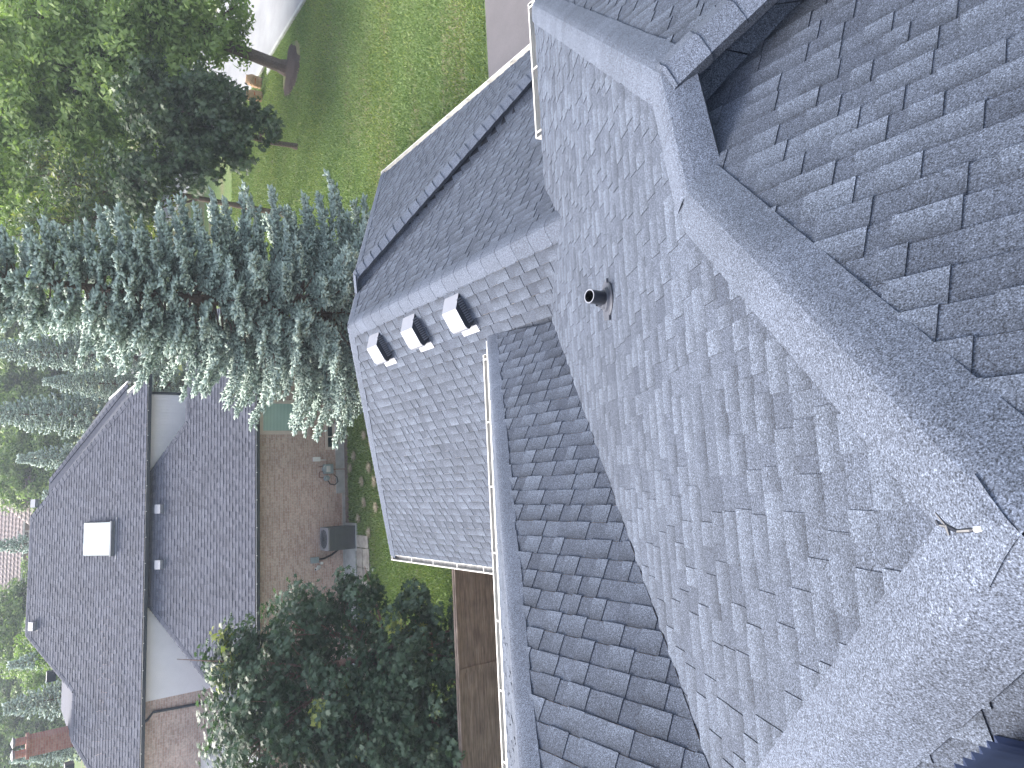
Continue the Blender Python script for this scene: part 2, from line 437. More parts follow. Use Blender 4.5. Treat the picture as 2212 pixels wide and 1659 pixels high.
# S slope: holds the valley V1-V3 and level lines along y, falling to the right
sdir = (V1-V3); mS = -sdir.z/sdir.x
nS = Vector((mS, 0, 1)).normalized(); dS = nS.dot(V1)
zS = lambda x: (dS - nS.x*x)/nS.z
# left hip of the main slope and the left facing slope
J = V(-1.77, 2.15, zM(2.15)); mL = (Q.z-J.z)/(Q.x-J.x)
SR = -2.75; YB = -3.2                               # ridge of the left wing, back edge
ST0 = V(1.82, 7.06, zS(1.82)); ST1 = V(SR, 7.06-(1.82-SR)*0.905, zS(SR))
mT = (ST1.z-ST0.z)/(ST0.y-ST1.y)
Qb = V(Q.x, YB, Q.z)
# the right side has two parallel slopes joined by a narrow steep strip: R near the viewer, N raised beyond it
mR = math.tan(th); nR = Vector((mR, 0, 1)).normalized(); dR = nR.dot(Q); dN = nR.dot(A); nN = nR
zR = lambda x: (dR - nR.x*x)/nR.z
zN = lambda x: (dN - nR.x*x)/nR.z
D = hit((1659, 1602), nR, dN); D = P + (D-P)*2.6
VA = hit((1402, 1511), nR, dR); VB = hit((1659, 1763), nR, dR); VB = VA + (VB-VA)*2.6*1.1
mb = MB()
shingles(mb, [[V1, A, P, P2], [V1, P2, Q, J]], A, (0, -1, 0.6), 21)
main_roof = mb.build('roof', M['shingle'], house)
main_roof['label'] = 'main hip roof of grey blue shingles nearest the viewer'
mb = MB()
RX = 6.5
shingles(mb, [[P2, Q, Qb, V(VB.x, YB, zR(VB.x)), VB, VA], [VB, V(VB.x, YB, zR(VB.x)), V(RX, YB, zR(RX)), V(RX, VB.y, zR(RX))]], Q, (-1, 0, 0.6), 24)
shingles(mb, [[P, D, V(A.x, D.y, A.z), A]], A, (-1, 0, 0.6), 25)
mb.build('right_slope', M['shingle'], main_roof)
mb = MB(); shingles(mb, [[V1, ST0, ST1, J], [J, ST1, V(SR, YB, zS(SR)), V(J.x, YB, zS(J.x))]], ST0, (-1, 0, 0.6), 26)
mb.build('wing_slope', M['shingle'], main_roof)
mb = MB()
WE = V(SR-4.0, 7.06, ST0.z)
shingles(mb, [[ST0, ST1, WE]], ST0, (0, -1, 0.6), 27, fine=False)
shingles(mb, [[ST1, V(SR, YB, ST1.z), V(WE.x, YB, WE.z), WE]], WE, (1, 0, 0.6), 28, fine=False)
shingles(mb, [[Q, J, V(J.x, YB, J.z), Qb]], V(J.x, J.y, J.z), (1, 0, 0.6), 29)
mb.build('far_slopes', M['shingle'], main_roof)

nT = Vector((0, mT, 1)).normalized(); nL = Vector((-mL, 0, 1)).normalized()
mb = MB()
caps(mb, P2, Q, nR, nM, 0.18, 0.45, seed=5, wob=0.002)
caps(mb, P, P2, Vector((0.8, -0.25, 1)), nM, 0.18, 0.42, 0.005, seed=16)
caps(mb, A, P, nN, nM, 0.175, 0.14, seed=6)
caps(mb, P + (D-P)*1.0, P, (nR + Vector((-0.15, -0.45, 0))).normalized(), nN, 0.165, 0.22, 0.008, seed=7, lift=0.045, wob=0.006)
caps(mb, J, Q, nM, nL, 0.18, 0.5, seed=8, wob=0.002)
caps(mb, Qb, Q+Vector((0, -0.02, 0)), nR, nL, 0.18, 1.3, 0.008, seed=9, lift=0.046, wob=0.0)
caps(mb, ST0, ST1, nS, nT, 0.165, 0.14, seed=10, wob=0.012, lift=0.03)
caps(mb, V(SR, 7.06-(1.82-SR)*0.905-0.05, zS(SR)), V(SR, YB, zS(SR)), nS, Vector((-mS, 0, 1)), 0.16, 0.2, seed=11)
mb.build('ridge_cap', M['cap'], main_roof)

# torn sealant lines and cut pieces beside the raised hip
def strip_between(mb, a0, a1, b0, b1, step, seed, skew=0.0):
    """narrow steep strip of cut pieces from ridge line a to valley line b"""
    rnd = random.Random(seed); a0, a1, b0, b1 = map(Vector, (a0, a1, b0, b1)); n_ = max(2, int((a1-a0).length/step))
    nn = (a1-a0).cross(b0-a0).normalized(); nn = nn if nn.z > 0 else -nn
    mb.quad([a0, a1, b1, b0], (0.0, 1, 1.3))
    for i in range(-1, n_):
        t0, t1 = i/n_ + 0.03/n_, (i+1)/n_
        s0, s1 = t0+skew, t1+skew
        t0, t1 = max(0, t0), max(0, t1); s0, s1 = min(1, max(0, s0)), min(1, s1)
        if t1 <= t0 and s1 <= s0: continue
        p = [a0+(a1-a0)*t0, a0+(a1-a0)*t1, b0+(b1-b0)*s1, b0+(b1-b0)*s0]
        tone = rnd.uniform(0.35, 0.75); top = [q + nn*h for q, h in zip(p, (0.014, 0.006, 0.010, 0.018))]
        m0, m1 = top[0]*0.5+top[3]*0.5, top[1]*0.5+top[2]*0.5
        mb.ngon_colors([top[0], top[1], m1, m0], [(tone*0.8, 0.6, 0.6)]*4); mb.ngon_colors([m0, m1, top[2], top[3]], [(tone, 0.3, 0.3)]*4)
        for k_ in range(4):
            j_ = (k_+1) % 4; mb.quad([p[k_], p[j_], top[j_], top[k_]], (0.05, 1, 1))
mb = MB()
strip_between(mb, P, D, VA, VB, 0.21, 5, 0.02)
mb.quad([P, VA, P2], (0.4, 0.5, 0.5))
mb.build('cut_shingle_strip', M['shingle'], main_roof)

# gutters and the fascia under them
gM = gutter('gutter', V(3.95, YE+0.01, A.z-0.02), V(A.x+0.1, YE+0.01, A.z-0.02), (0, 1, 0), house, hanger=0.75)
gT = gutter('gutter', V(ST0.x-0.22, 7.13, ST0.z-0.045), V(WE.x, 7.13, ST0.z-0.045), (0, 1, 0), house, hanger=0.8)
mb = MB()
mb.box((3.5, YE-0.03, A.z-0.22), (A.x, YE+0.008, A.z-0.006))
mb.box((A.x-0.03, -3, A.z-0.22), (A.x+0.01, YE, A.z-0.02))
mb.box((WE.x, 7.06, ST0.z-0.22), (ST0.x, 7.127, ST0.z-0.012))
mb.build('fascia', M['white'], house)
mb = MB(); mb.box((-6.0, -3.0, 0), (5.15, 5.25, A.z-0.1)); mb.box((-6.0, 5.25, 0), (1.45, 6.7, ST0.z-0.1))
mb.build('wall', M['brick'], house)

# ---- garage wing roof
zG = H-7.15; RG = V(2.58, 10.29, H-4.5); YG = 14.25
GR = V(7.36, YG, zG); GL = V(-1.57, YG, zG); RN = V(2.58, 4.93, H-4.5)
nGL = (GL-RG).cross(RN-RG).normalized(); nGL = nGL if nGL.z > 0 else -nGL
nGF = (GR-RG).cross(GL-RG).normalized(); nGF = nGF if nGF.z > 0 else -nGF
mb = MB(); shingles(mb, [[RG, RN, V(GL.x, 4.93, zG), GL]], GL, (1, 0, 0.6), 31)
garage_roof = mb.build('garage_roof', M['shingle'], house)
garage_roof['label'] = 'lower garage roof with three grey box vents'
m1 = 0.607; nG1 = Vector((m1, 0, 1)).normalized(); dG1 = nG1.dot(RG); dG2 = nG1.dot(GR); nGR = nG1
G1 = lambda px: hit(px, nG1, dG1)
G2 = lambda px: hit(px, nG1, dG2)
mf = (RG.z-zG)/(YG-RG.y)
C1 = G2((1072, 779)); C1.y = YG - (C1.z-zG)/mf; C2 = G2((1520, 1166))
W1 = G1((1036, 790)); W1.y = YG - (W1.z-zG)/mf; W2 = G1((1468, 1166))
W2 = W1 + (W2-W1)*1.15; C2 = C1 + (C2-C1)*1.12
mb = MB()
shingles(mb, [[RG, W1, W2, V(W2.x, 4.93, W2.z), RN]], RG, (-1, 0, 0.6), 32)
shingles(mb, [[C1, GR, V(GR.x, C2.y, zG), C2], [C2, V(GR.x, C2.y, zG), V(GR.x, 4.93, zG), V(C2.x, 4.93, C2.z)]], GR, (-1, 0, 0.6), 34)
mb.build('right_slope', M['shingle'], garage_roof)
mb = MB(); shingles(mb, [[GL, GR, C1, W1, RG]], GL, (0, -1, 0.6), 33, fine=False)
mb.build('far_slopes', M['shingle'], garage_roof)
mb = MB()
caps(mb, RN, RG, nGR, nGL, 0.19, 0.30, seed=12, wob=0.008)
caps(mb, GR, C1, nGR, nGF, 0.15, 0.2, 0.006, seed=13, wob=0.012, lift=0.035); caps(mb, C1, W1, nGR, nGF, 0.15, 0.4, seed=18); caps(mb, W1, RG, nGR, nGF, 0.15, 0.2, 0.006, seed=17, wob=0.012, lift=0.035)
caps(mb, GL, RG, nGL, nGF, 0.15, 0.2, 0.006, seed=14, wob=0.012, lift=0.035)
capd = (C2-C1).normalized(); perp = nGR.cross(capd).normalized(); perp = perp if perp.x > 0 else -perp
caps(mb, C2, C1, (nGR - perp*0.55).normalized(), nGR, 0.15, 0.205, 0.012, seed=15, wob=0.004, lift=0.045, rnd_a=0.03, edge=0.75, butt=0.1)
mb.build('ridge_cap', M['cap'], garage_roof)
mb = MB()
strip_between(mb, C1, C2, W1, W2, 0.205, 8, 0.01)
mb.build('cut_shingle_strip', M['shingle'], garage_roof)
gutter('gutter', V(GL.x-0.005, YG+0.02, zG-0.01), V(GL.x-0.005, 6.0, zG-0.01), (-1, 0, 0), house, hanger=0.85, seed=2)
gutter('gutter', V(GR.x+0.005, YG+0.02, zG-0.01), V(GR.x+0.005, 6.0, zG-0.01), (1, 0, 0), house, hanger=0.75, seed=3)
mb = MB()
mb.box((GL.x-0.0, 5.3, zG-0.2), (GL.x+0.03, YG, zG-0.012)); mb.box((GR.x-0.03, 5.3, zG-0.2), (GR.x, YG, zG-0.012))
mb.box((GL.x, YG-0.03, zG-0.2), (GR.x, YG+0.01, zG-0.012))
mb.build('fascia', M['white'], house)
mb = MB(); mb.box((GL.x+0.35, 5.25, 0), (GR.x-0.35, YG-0.35, zG-0.05)); mb.build('garage_wall', M['brick_x'], house)

# ---- box vents on the left slope of the garage
ydir = Vector((0, -1, 0))
def box_vent(F0):
    """F0: upslope corner of the vent nearest the viewer, on the slope"""
    dn = Vector((-nGL.z, 0, nGL.x)).normalized()
    if dn.z > 0: dn = -dn
    n = nGL; away = Vector((0, 1, 0)); W_ = 0.34
    R = lambda s, h, t: F0 + dn*s + n*(h+0.006) + away*t
    root = empty('roof_vent', F0); attach(root, house)
    root['label'] = 'grey metal box vent with louvred side'
    prof = [(0.0, 0.0), (0.155, 0.16), (0.40, 0.165), (0.445, 0.150), (0.47, 0.115), (0.475, 0.085)]
    mb = MB()
    for i in range(len(prof)-1):
        a, b = prof[i], prof[i+1]
        mb.hexa([R(a[0], a[1], 0), R(b[0], b[1], 0), R(b[0], b[1]-0.007, 0), R(a[0], a[1]-0.007, 0)],
                [R(a[0], a[1], W_), R(b[0], b[1], W_), R(b[0], b[1]-0.007, W_), R(a[0], a[1]-0.007, W_)])
    mb.build('hood', M['vent_grey'], root)
    mb = MB()
    for t0, t1 in ((0.004, 0.012), (W_-0.012, W_-0.004)):
        lo = [(0.0, 0.0), (0.155, 0.153), (0.40, 0.158), (0.44, 0.145), (0.465, 0.105), (0.40, 0.0)]
        q = [(0.0, -0.0), (0.148, 0.150), (0.395, 0.155), (0.44, 0.143), (0.463, 0.11), (0.41, 0.0)]
        mb.hexa([R(a, b, t0) for a, b in q], [R(a, b, t1) for a, b in q])
    mb.hexa([R(0.40, 0, 0.01), R(0.41, 0, 0.01), R(0.46, 0.1, 0.01), R(0.45, 0.1, 0.01)], [R(0.40, 0, W_-0.01), R(0.41, 0, W_-0.01), R(0.46, 0.1, W_-0.01), R(0.45, 0.1, W_-0.01)])
    mb.build('grille', M['vent_dark'], root)
    mb = MB()
    for i in range(11):
        s = 0.06 + i*0.032; h1 = min(0.05 + 0.085*(1 if s > 0.1 else s/0.14), 0.085)
        mb.hexa([R(s, 0.006, -0.006), R(s+0.018, 0.006, -0.006), R(s+0.018, 0.006, 0.003), R(s, 0.006, 0.003)],
                [R(s, h1, -0.006), R(s+0.018, h1, -0.006), R(s+0.018, h1, 0.003), R(s, h1, 0.003)])
    mb.build('louvre', M['vent_mid'], root)
    mb = MB()
    mb.hexa([R(0.46, 0.0, -0.02), R(0.56, 0.0, -0.02), R(0.56, 0.0, W_+0.02), R(0.46, 0, W_+0.02)],
            [R(0.46, 0.012, -0.02), R(0.56, 0.012, -0.02), R(0.56, 0.012, W_+0.02), R(0.46, 0.012, W_+0.02)])
    for t in (0.05, 0.17, 0.30): mb.box((-0.006, -0.006, 0.0), (0.006, 0.006, 0.004), M4=Matrix.Translation(R(0.535, 0.012, t)))
    mb.build('flange', M['vent_grey'], root)
    return root
dGL = nGL.dot(RG)
for px in ((1027, 991), (983, 896), (943, 819)):
    box_vent(hit(px, nGL, dGL))

# ---- plumbing vent pipe on the main slope
Bp = hit((1012, 1318), nM, dM)
top = hy((1013, 1273), Bp.y)
hp = (top.z-Bp.z)
pv = empty('vent_pipe', Bp); attach(pv, house); pv['label'] = 'black plumbing vent pipe in a rubber collar'
mb = MB(); r = 0.052
rows = [(r, -0.1), (r, hp), (r-0.008, hp), (r-0.008, hp-0.25)]
seg = 28
for i, (a, b) in enumerate(zip(rows[:-1], rows[1:])):
    for k_ in range(seg):
        t0, t1 = 2*math.pi*k_/seg, 2*math.pi*(k_+1)/seg
        mb.quad([Bp+V(a[0]*math.cos(t0), a[0]*math.sin(t0), a[1]), Bp+V(a[0]*math.cos(t1), a[0]*math.sin(t1), a[1]),
                 Bp+V(b[0]*math.cos(t1), b[0]*math.sin(t1), b[1]), Bp+V(b[0]*math.cos(t0), b[0]*math.sin(t0), b[1])], mi=(0, 2, 1)[i])
mb.build('pipe', [M['abs'], M['abs_dark'], M['vent_grey']], pv, smooth=True)
mb = MB()
tn = nM; tu = Vector((1, 0, 0)); tv = tn.cross(tu)
def ring(rx, ry, h, cz, seg=32):
    return [Bp + tu*(rx*math.cos(t)) + tv*(ry*math.sin(t)) + tn*h + Vector((0, 0, cz)) for t in (2*math.pi*q/seg for q in range(seg))]
prof = [ring(0.128, 0.14, 0.018, 0), ring(0.122, 0.134, 0.026, 0), ring(0.092, 0.10, 0.028, 0), ring(0.088, 0.095, 0.048, 0), ring(0.076, 0.082, 0.050, 0.0), ring(0.070, 0.075, 0.066, 0.0), ring(0.062, 0.066, 0.068, 0.01), ring(0.0535, 0.056, 0.070, 0.045)]
for a, b in zip(prof[:-1], prof[1:]):
    for q in range(32): mb.quad([a[q], a[(q+1) % 32], b[(q+1) % 32], b[q]])
sq = [Bp + tu*a + tv*b + tn*0.024 for a, b in ((-0.16, -0.02), (0.16, -0.02), (0.13, 0.13), (0.06, 0.15), (-0.06, 0.15), (-0.13, 0.13))]
mb.hexa([p - tn*0.014 for p in sq], sq)
mb.build('flashing', M['rubber'], pv, smooth=False)

# ---- louvred attic vent at the left edge
Bl = hit((74, 2150), nL, nL.dot(Q))
lv = empty('louvred_vent', Bl); attach(lv, house); lv['label'] = 'dark blue louvred vent tower at the very edge of the roof'
mb = MB(); x1, y1, z1 = Bl.x, Bl.y, Bl.z
S_ = 0.42; cx, cy = x1-S_/2, y1-S_/2
for i in range(8):
    zz = z1 + 0.012 + i*0.052
    def sq4(hw, z): return [V(cx+a*hw, cy+b*hw, z) for a, b in ((-1, -1), (1, -1), (1, 1), (-1, 1))]
    o_, i_ = sq4(S_/2, zz), sq4(S_/2-0.05, zz+0.05)
    o2, i2 = sq4(S_/2-0.004, zz-0.006), sq4(S_/2-0.054, zz+0.044)
    for k_ in range(4):
        q = (k_+1) % 4
        mb.quad([o_[k_], o_[q], i_[q], i_[k_]]); mb.quad([i2[k_], i2[q], o2[q], o2[k_]]); mb.quad([o2[k_], o2[q], o_[q], o_[k_]])
mb.build('louvre', M['navy'], lv)
mb = MB(); mb.box((cx-S_/2+0.06, cy-S_/2+0.06, z1-0.35), (cx+S_/2-0.06, cy+S_/2-0.06, z1+0.43)); mb.box((cx-S_/2-0.01, cy-S_/2-0.01, z1+0.43), (cx+S_/2+0.01, cy+S_/2+0.01, z1+0.45))
mb.build('body', M['vent_dark'], lv)

# ---- twig lying on the ridge by the peak
def on_slopes(px):
    best = None
    for n, d in ((nM, dM), (nR, dR), (nL, nL.dot(Q))):
        p = hit(px, n, d); 
        if (p-EYE).length > 0.2 and (best is None or (p-EYE).length > (best-EYE).length): best = p
    return best
tw = []
for px in ((528, 2044), (526, 2060), (515, 2082), (517, 2110), (519, 2124)):
    p = hit(px, nL, nL.dot(Q)); tw.append(p + Vector((0, 0, 0.040)))
mb = MB(); mb.tube(tw, [0.003, 0.006, 0.0055, 0.006, 0.004], 7)
mb.tube([tw[1], tw[1] + (tw[0]-tw[1])*0.6 + V(0.03, 0.01, 0.004)], [0.004, 0.002], 6)
mb.tube([tw[1], tw[1] + V(-0.022, -0.004, 0.002)], [0.006, 0.003], 6)
mb.tube([tw[-1]-(tw[-1]-tw[-2])*0.2 + V(0, 0, 0.004), tw[-1]+(tw[-1]-tw[-2])*0.9 + V(0, 0, 0.004)], [0.007, 0.006], 7, mi=1)
mb.tube([tw[0], tw[0] + V(0.012, 0.006, 0)], [0.007, 0.003], 6)
tag(mb.build('twig', [M['abs'], M['pvc']]), 'short dark twig with a pale tip lying on the ridge caps at the roof peak', 'twig')

# ================================================================== SETTING
def sheet(name, pts, mat, z, kind='structure', label=None):
    mb = MB(); mb.quad([V(x, y, z) for x, y in pts]); o = mb.build(name, mat); o['kind'] = kind; return o
sheet('ground', [(-700, -300), (700, -300), (700, 900), (-700, 900)], M['lawn'], 0.0)
# road running away on the right and the cross street behind
sheet('road', [(22.15, -40), (31, -40), (31, 320), (22.15, 320)], M['road'], 0.004)
sheet('cross_road', [(-140, 70), (22.1, 68), (22.1, 80), (-140, 84)], M['road'], 0.008)
sheet('driveway', [(8.6, 6.5), (22.1, 6.5), (22.1, 14.05), (8.6, 14.05)], M['asphalt'], 0.008)
mb = MB(); mb.box((21.95, 14.1, -0.1), (22.15, 67.5, 0.10)); mb.box((31.0, -40, -0.1), (31.2, 300, 0.10))
o = mb.build('kerb', M['concrete']); o['kind'] = 'structure'
mb = MB(); mb.box((21.3, 32.6, 0.0), (21.94, 33.3, 0.05)); o = mb.build('kerb_slab', M['concrete']); o['kind'] = 'structure'
# mulch ring as a low mound
mc = hz((1512, 630)); mb = MB(); ring_ = []
for i in range(26):
    t = 2*math.pi*i/26; rr = 1+0.16*math.sin(3*t+1)+0.08*math.sin(7*t)
    ring_.append(V(mc.x + 1.25*rr*math.cos(t)-0.15, mc.y + 1.05*rr*math.sin(t), 0.006))
top_ = [V(mc.x+(p.x-mc.x)*0.6, mc.y+(p.y-mc.y)*0.6, 0.10) for p in ring_]
for i in range(26): j = (i+1) % 26; mb.quad([ring_[i], ring_[j], top_[j], top_[i]])
mb.quad(top_); o = mb.build('mulch', M['mulch']); o['kind'] = 'stuff'
# stone path with single slabs beside the neighbour, concrete walk
WY = 24.36
mb = MB(); mb.box((-7.5, WY-0.95, 0.0), (-1.5, WY-0.012, 0.05)); o = mb.build('side_walk', M['concrete']); o['kind'] = 'structure'
rs = random.Random(4); slabs = []
yy = WY-1.02; xx = -1.75; n_ = 0
while xx > -7.5:
    w = rs.uniform(0.35, 0.75)
    for r_ in range(2):
        x0, x1_ = xx-w+0.02, xx; y1_ = yy-r_*0.52-abs(xx+1.7)*0.05; y0 = y1_-0.49
        if rs.random() < 0.96: slabs.append((x0+rs.uniform(-.02, .02), y0+rs.uniform(-.03, .03), x1_, y1_))
    xx -= w
mb = MB()
for x0, y0, x1_, y1_ in slabs:
    c = ((x0+x1_)/2, (y0+y1_)/2, 0)
    mb.hexa([V(x0, y0, 0), V(x1_, y0+rs.uniform(-.03, .03), 0), V(x1_, y1_, 0), V(x0+rs.uniform(-.02, .03), y1_, 0)],
            [V(x0, y0, 0.06), V(x1_, y0, 0.07), V(x1_-0.01, y1_, 0.065), V(x0+0.01, y1_, 0.06)])
o = mb.build('flagstone_path', M['stone']); o['kind'] = 'structure'
sheet('soil_edge', [(-1.6, WY-0.36), (9, WY-0.36), (9, WY), (-1.6, WY)], M['bed'], 0.012)

# ================================================================== NEIGHBOUR
nb = tag(empty('brick_house', (-1, 28, 0)), 'two level brown brick neighbour house with charcoal shingle roofs, beige siding panels and pale skylight', 'house')
tp = math.tan(math.radians(30.3)); EV = 24.06; EZ = H-7.05; WU = 28.55; UY = 28.15; UZ = H-4.35
zF = lambda y: EZ + (y-EV)*tp
zU = lambda y: UZ + (y-UY)*tp
mb = MB()
mb.box((-7.6, WY, 0), (6.2, WU+0.1, zF(WY)-0.10)); wall = mb.build('wall', M['brick'], nb)
mb = MB(); mb.box((-13.0, WU, 0), (3.83, 40.5, UZ+0.02)); mb.build('upper_wall', M['brick'], nb)
# foundation strip
f1 = hy((757, 723), WY); f2 = hy((593, 725), WY)
mb = MB(); mb.box((f2.x, WY-0.03, 0), (6.2, WY-0.002, f1.z)); mb.box((-7.6, WY-0.028, 0), (f2.x-0.01, WY-0.002, 0.12)); mb.build('foundation', M['concrete'], nb)
# lower roof
aL = V(-3.82, WU-0.1, zF(WU-0.1)); aR = V(0.81, WU-0.1, zF(WU-0.1)); yr = 26.84
bR = V(2.62, yr, zF(yr)); eR = V(6.6, yr, zF(yr)); cL = V(-8.15, EV, EZ); cR = V(6.6, EV, EZ)
mb = MB()
shingles(mb, [[cL, V(-3.82, EV, EZ), aL], [V(-3.82, EV, EZ), V(0.81, EV, EZ), aR, aL]], cL, (0, 1, 0.6), 41, fine=False, tw=(0.12, 0.34), gw=(0.12, 0.3), bands=0.35, thick=1.3)
shingles(mb, [[V(0.81, EV, EZ), V(2.62, EV, EZ), bR, aR], [V(2.62, EV, EZ), cR, eR, bR]], cL, (0, 1, 0.6), 42, fine=False, tw=(0.12, 0.34), gw=(0.12, 0.3), bands=0.35, thick=1.3)
lroof = mb.build('lower_roof', M['shingle_far'], nb)
mb = MB()
mb.quad([cL, aL, V(-5.2, WU, EZ-0.2), V(-8.15, WU, EZ)]); 
mb.hexa([aR, bR, V(2.62, WU, EZ+0.2), V(0.81, WU, zF(WU)-0.2)], [p - Vector((0, 0, 0.05)) for p in (aR, bR, V(2.62, WU, EZ+0.2), V(0.81, WU, zF(WU)-0.2))])
bs2 = MB(); bs2.hexa([bR, eR, V(6.6, 29.6, EZ), V(2.62, 29.6, EZ)], [p - Vector((0, 0, 0.05)) for p in (bR, eR, V(6.6, 29.6, EZ), V(2.62, 29.6, EZ))])
mb.build('back_slope', M['shingle_far'], lroof); bs2.build('back_slope', M['shingle_far'], lroof)
nF = Vector((0, -tp, 1)).normalized()
mb = MB()
caps(mb, cL, aL, nF, Vector((-1, 0.1, 1.2)), 0.15, 0.25, 0.01, seed=43); caps(mb, bR, aR, nF, Vector((0.6, 1, 1.2)), 0.15, 0.25, 0.01, seed=44)
caps(mb, eR, bR, nF, Vector((0, 0.5, 1)), 0.15, 0.25, 0.01, seed=45); mb.build('ridge_cap', M['shingle_far'], lroof)
def dark_gutter(a, b, parent):
    mb = MB(); a, b = Vector(a), Vector(b)
    mb.hexa([a+V(0, 0, 0), a+V(0, -0.12, 0.0), a+V(0, -0.10, -0.12), a+V(0, 0, -0.12)], [b+V(0, 0, 0), b+V(0, -0.12, 0.0), b+V(0, -0.10, -0.12), b+V(0, 0, -0.12)])
    n = int((b-a).length/0.9)
    for i in range(n): 
        c = a + (b-a)*((i+0.5)/n); mb.box((-0.012, -0.128, -0.03), (0.012, -0.118, 0.004), 1, M4=Matrix.Translation(c))
    return mb.build('gutter', [M['dark_metal'], M['white']], parent)
dark_gutter((-8.15, EV, EZ-0.01), (6.6, EV, EZ-0.01), nb)
mb = MB(); mb.box((-8.1, EV+0.005, EZ-0.14), (6.5, WY-0.003, EZ-0.12)); mb.build('soffit', M['dark_metal'], nb)
# upper roof
YR = 33.65; r0 = V(-5.12, YR, zU(YR)); r1 = V(-0.60, YR, zU(YR)); e1 = V(4.42, UY, UZ)
k0 = V(-7.04, 31.22, zU(31.22)); k1 = V(-8.70, 31.22, zU(31.22)); e0 = V(-12.0, UY, UZ)
mb = MB()
shingles(mb, [[r1, r0, V(-5.12, UY, UZ), V(-0.6, UY, UZ)], [r1, V(-0.6, UY, UZ), e1], [r0, k0, V(-7.04, UY, UZ), V(-5.12, UY, UZ)], [k0, k1, V(-8.7, UY, UZ), V(-7.04, UY, UZ)], [k1, e0, V(-8.7, UY, UZ)]], V(-12, UY, UZ), (0, 1, 0.6), 51, fine=False, tw=(0.12, 0.34), gw=(0.12, 0.3), bands=0.35, thick=1.3)
uroof = mb.build('upper_roof', M['shingle_far'], nb)
# right-hand slope with the small wing that steps out, left-hand slope, back
mb = MB()
eRb = V(4.42, 33.1, UZ); mR2 = (r1.z-UZ)/(4.42+0.6)
shingles(mb, [[e1, eRb, V(1.2, 33.1, UZ+mR2*3.22), r1]], e1, (-1, 0, 0.6), 52, fine=False, tw=(0.12, 0.34), gw=(0.12, 0.3), bands=0.35)
w0, w1, w2 = V(4.86, 33.2, UZ), V(4.86, 39.3, UZ), V(0.9, 36.6, UZ+2.5)
mb.quad([V(1.2, 33.1, UZ+0.1), w0, w2, V(-0.6, 36.6, UZ+2.5)], (0.5, 0.3, 0.2)); mb.quad([w0, w1, w2], (0.45, 0.3, 0.2))
mb.quad([e0, k1, V(-8.7, 36, k1.z), V(-12, 38.5, UZ)], (0.45, 0.3, 0.2)); mb.quad([k1, k0, V(-7.04, 36, k1.z), V(-8.7, 36, k1.z)], (0.4, 0.3, 0.2))
mb.quad([k0, r0, V(-5.12, 37.5, UZ+1.5), V(-7.04, 36, k1.z)], (0.4, 0.3, 0.2)); mb.quad([r0, r1, V(-0.6, 39.5, UZ), V(-5.12, 39.5, UZ)], (0.4, 0.3, 0.2))
mb.build('side_slopes', M['shingle_far'], uroof)
nU = nF; nUR = Vector((mR2, 0, 1)).normalized()
mb = MB()
caps(mb, e1, r1, nUR, nU, 0.16, 0.25, 0.014, seed=53); caps(mb, r1, r0, nU, Vector((0, 0.6, 1)), 0.15, 0.3, 0.008, seed=54)
caps(mb, k0, r0, nU, Vector((-0.7, 0.4, 1)), 0.16, 0.3, 0.01, seed=55); caps(mb, k0, k1, nU, Vector((0, 0.6, 1)), 0.15, 0.3, 0.008, seed=56)
caps(mb, e0, k1, nU, Vector((-0.6, 0.2, 1)), 0.16, 0.25, 0.014, seed=57); caps(mb, w0, w2, Vector((0.5, 0, 1)), Vector((0, -0.5, 1)), 0.16, 0.25, 0.014, seed=58)
mb.build('ridge_cap', M['shingle_far'], uroof)
dark_gutter((-12.0, UY, UZ-0.01), (4.5, UY, UZ-0.01), nb)
mb = MB(); mb.box((-12, UY+0.005, UZ-0.14), (4.4, WU+0.02, UZ-0.12)); mb.build('soffit', M['dark_metal'], nb)
mb = MB()
for a, b in ((V(4.42, 28.15, UZ), V(4.42, 33.1, UZ)), (w0, w1)):
    mb.hexa([a, a+V(0.12, 0, 0), a+V(0.10, 0, -0.12), a+V(0, 0, -0.12)], [b, b+V(0.12, 0, 0), b+V(0.10, 0, -0.12), b+V(0, 0, -0.12)])
mb.build('side_gutter', M['white'], nb)
# siding panels (vertical boards)
def siding(x0, x1, zbot, ztop, y):
    mb = MB(); x = x0; w = 0.115
    while x < x1:
        xe = min(x+w, x1); za = zbot(x+w/2)
        if ztop-za > 0.02:
            mb.hexa([V(x, y, za), V(xe, y, za), V(xe, y-0.012, za), V(x, y-0.034, za)], [V(x, y, ztop), V(xe, y, ztop), V(xe, y-0.012, ztop), V(x, y-0.034, ztop)])
        x += w
    return mb.build('siding_panel', M['siding'], nb)
pB = hy((174.7, 461.7), WU)
siding(pB.x, -3.7, lambda x: zF(WU)-0.02 + (x+3.82)*(zF(WU)-pB.z)/(-3.82-pB.x), UZ-0.12, WU-0.002)
siding(0.7, 3.84, lambda x: max(EZ+0.3, zF(WU) - max(0, x-0.81)*0.5-0.5), UZ-0.12, WU-0.002)
mb = MB(); mb.box((3.80, WU-0.05, 0), (3.90, WU+0.05, UZ-0.1)); mb.build('corner_trim', M['dark_metal'], nb)
# downspout
d0 = hy((112, 322), WU-0.12); d1 = hy((124, 345), WU-0.06); d2 = hy((134, 455), WU-0.06)
mb = MB(); mb.tube([V(d0.x-0.12, WU-0.32, UZ-0.10), V(d0.x-0.08, WU-0.28, UZ-0.22), V(d1.x, WU-0.06, UZ-0.45), V(d2.x, WU-0.06, 0.2)], 0.05, 8); mb.build('downspout', M['dark_metal'], nb)
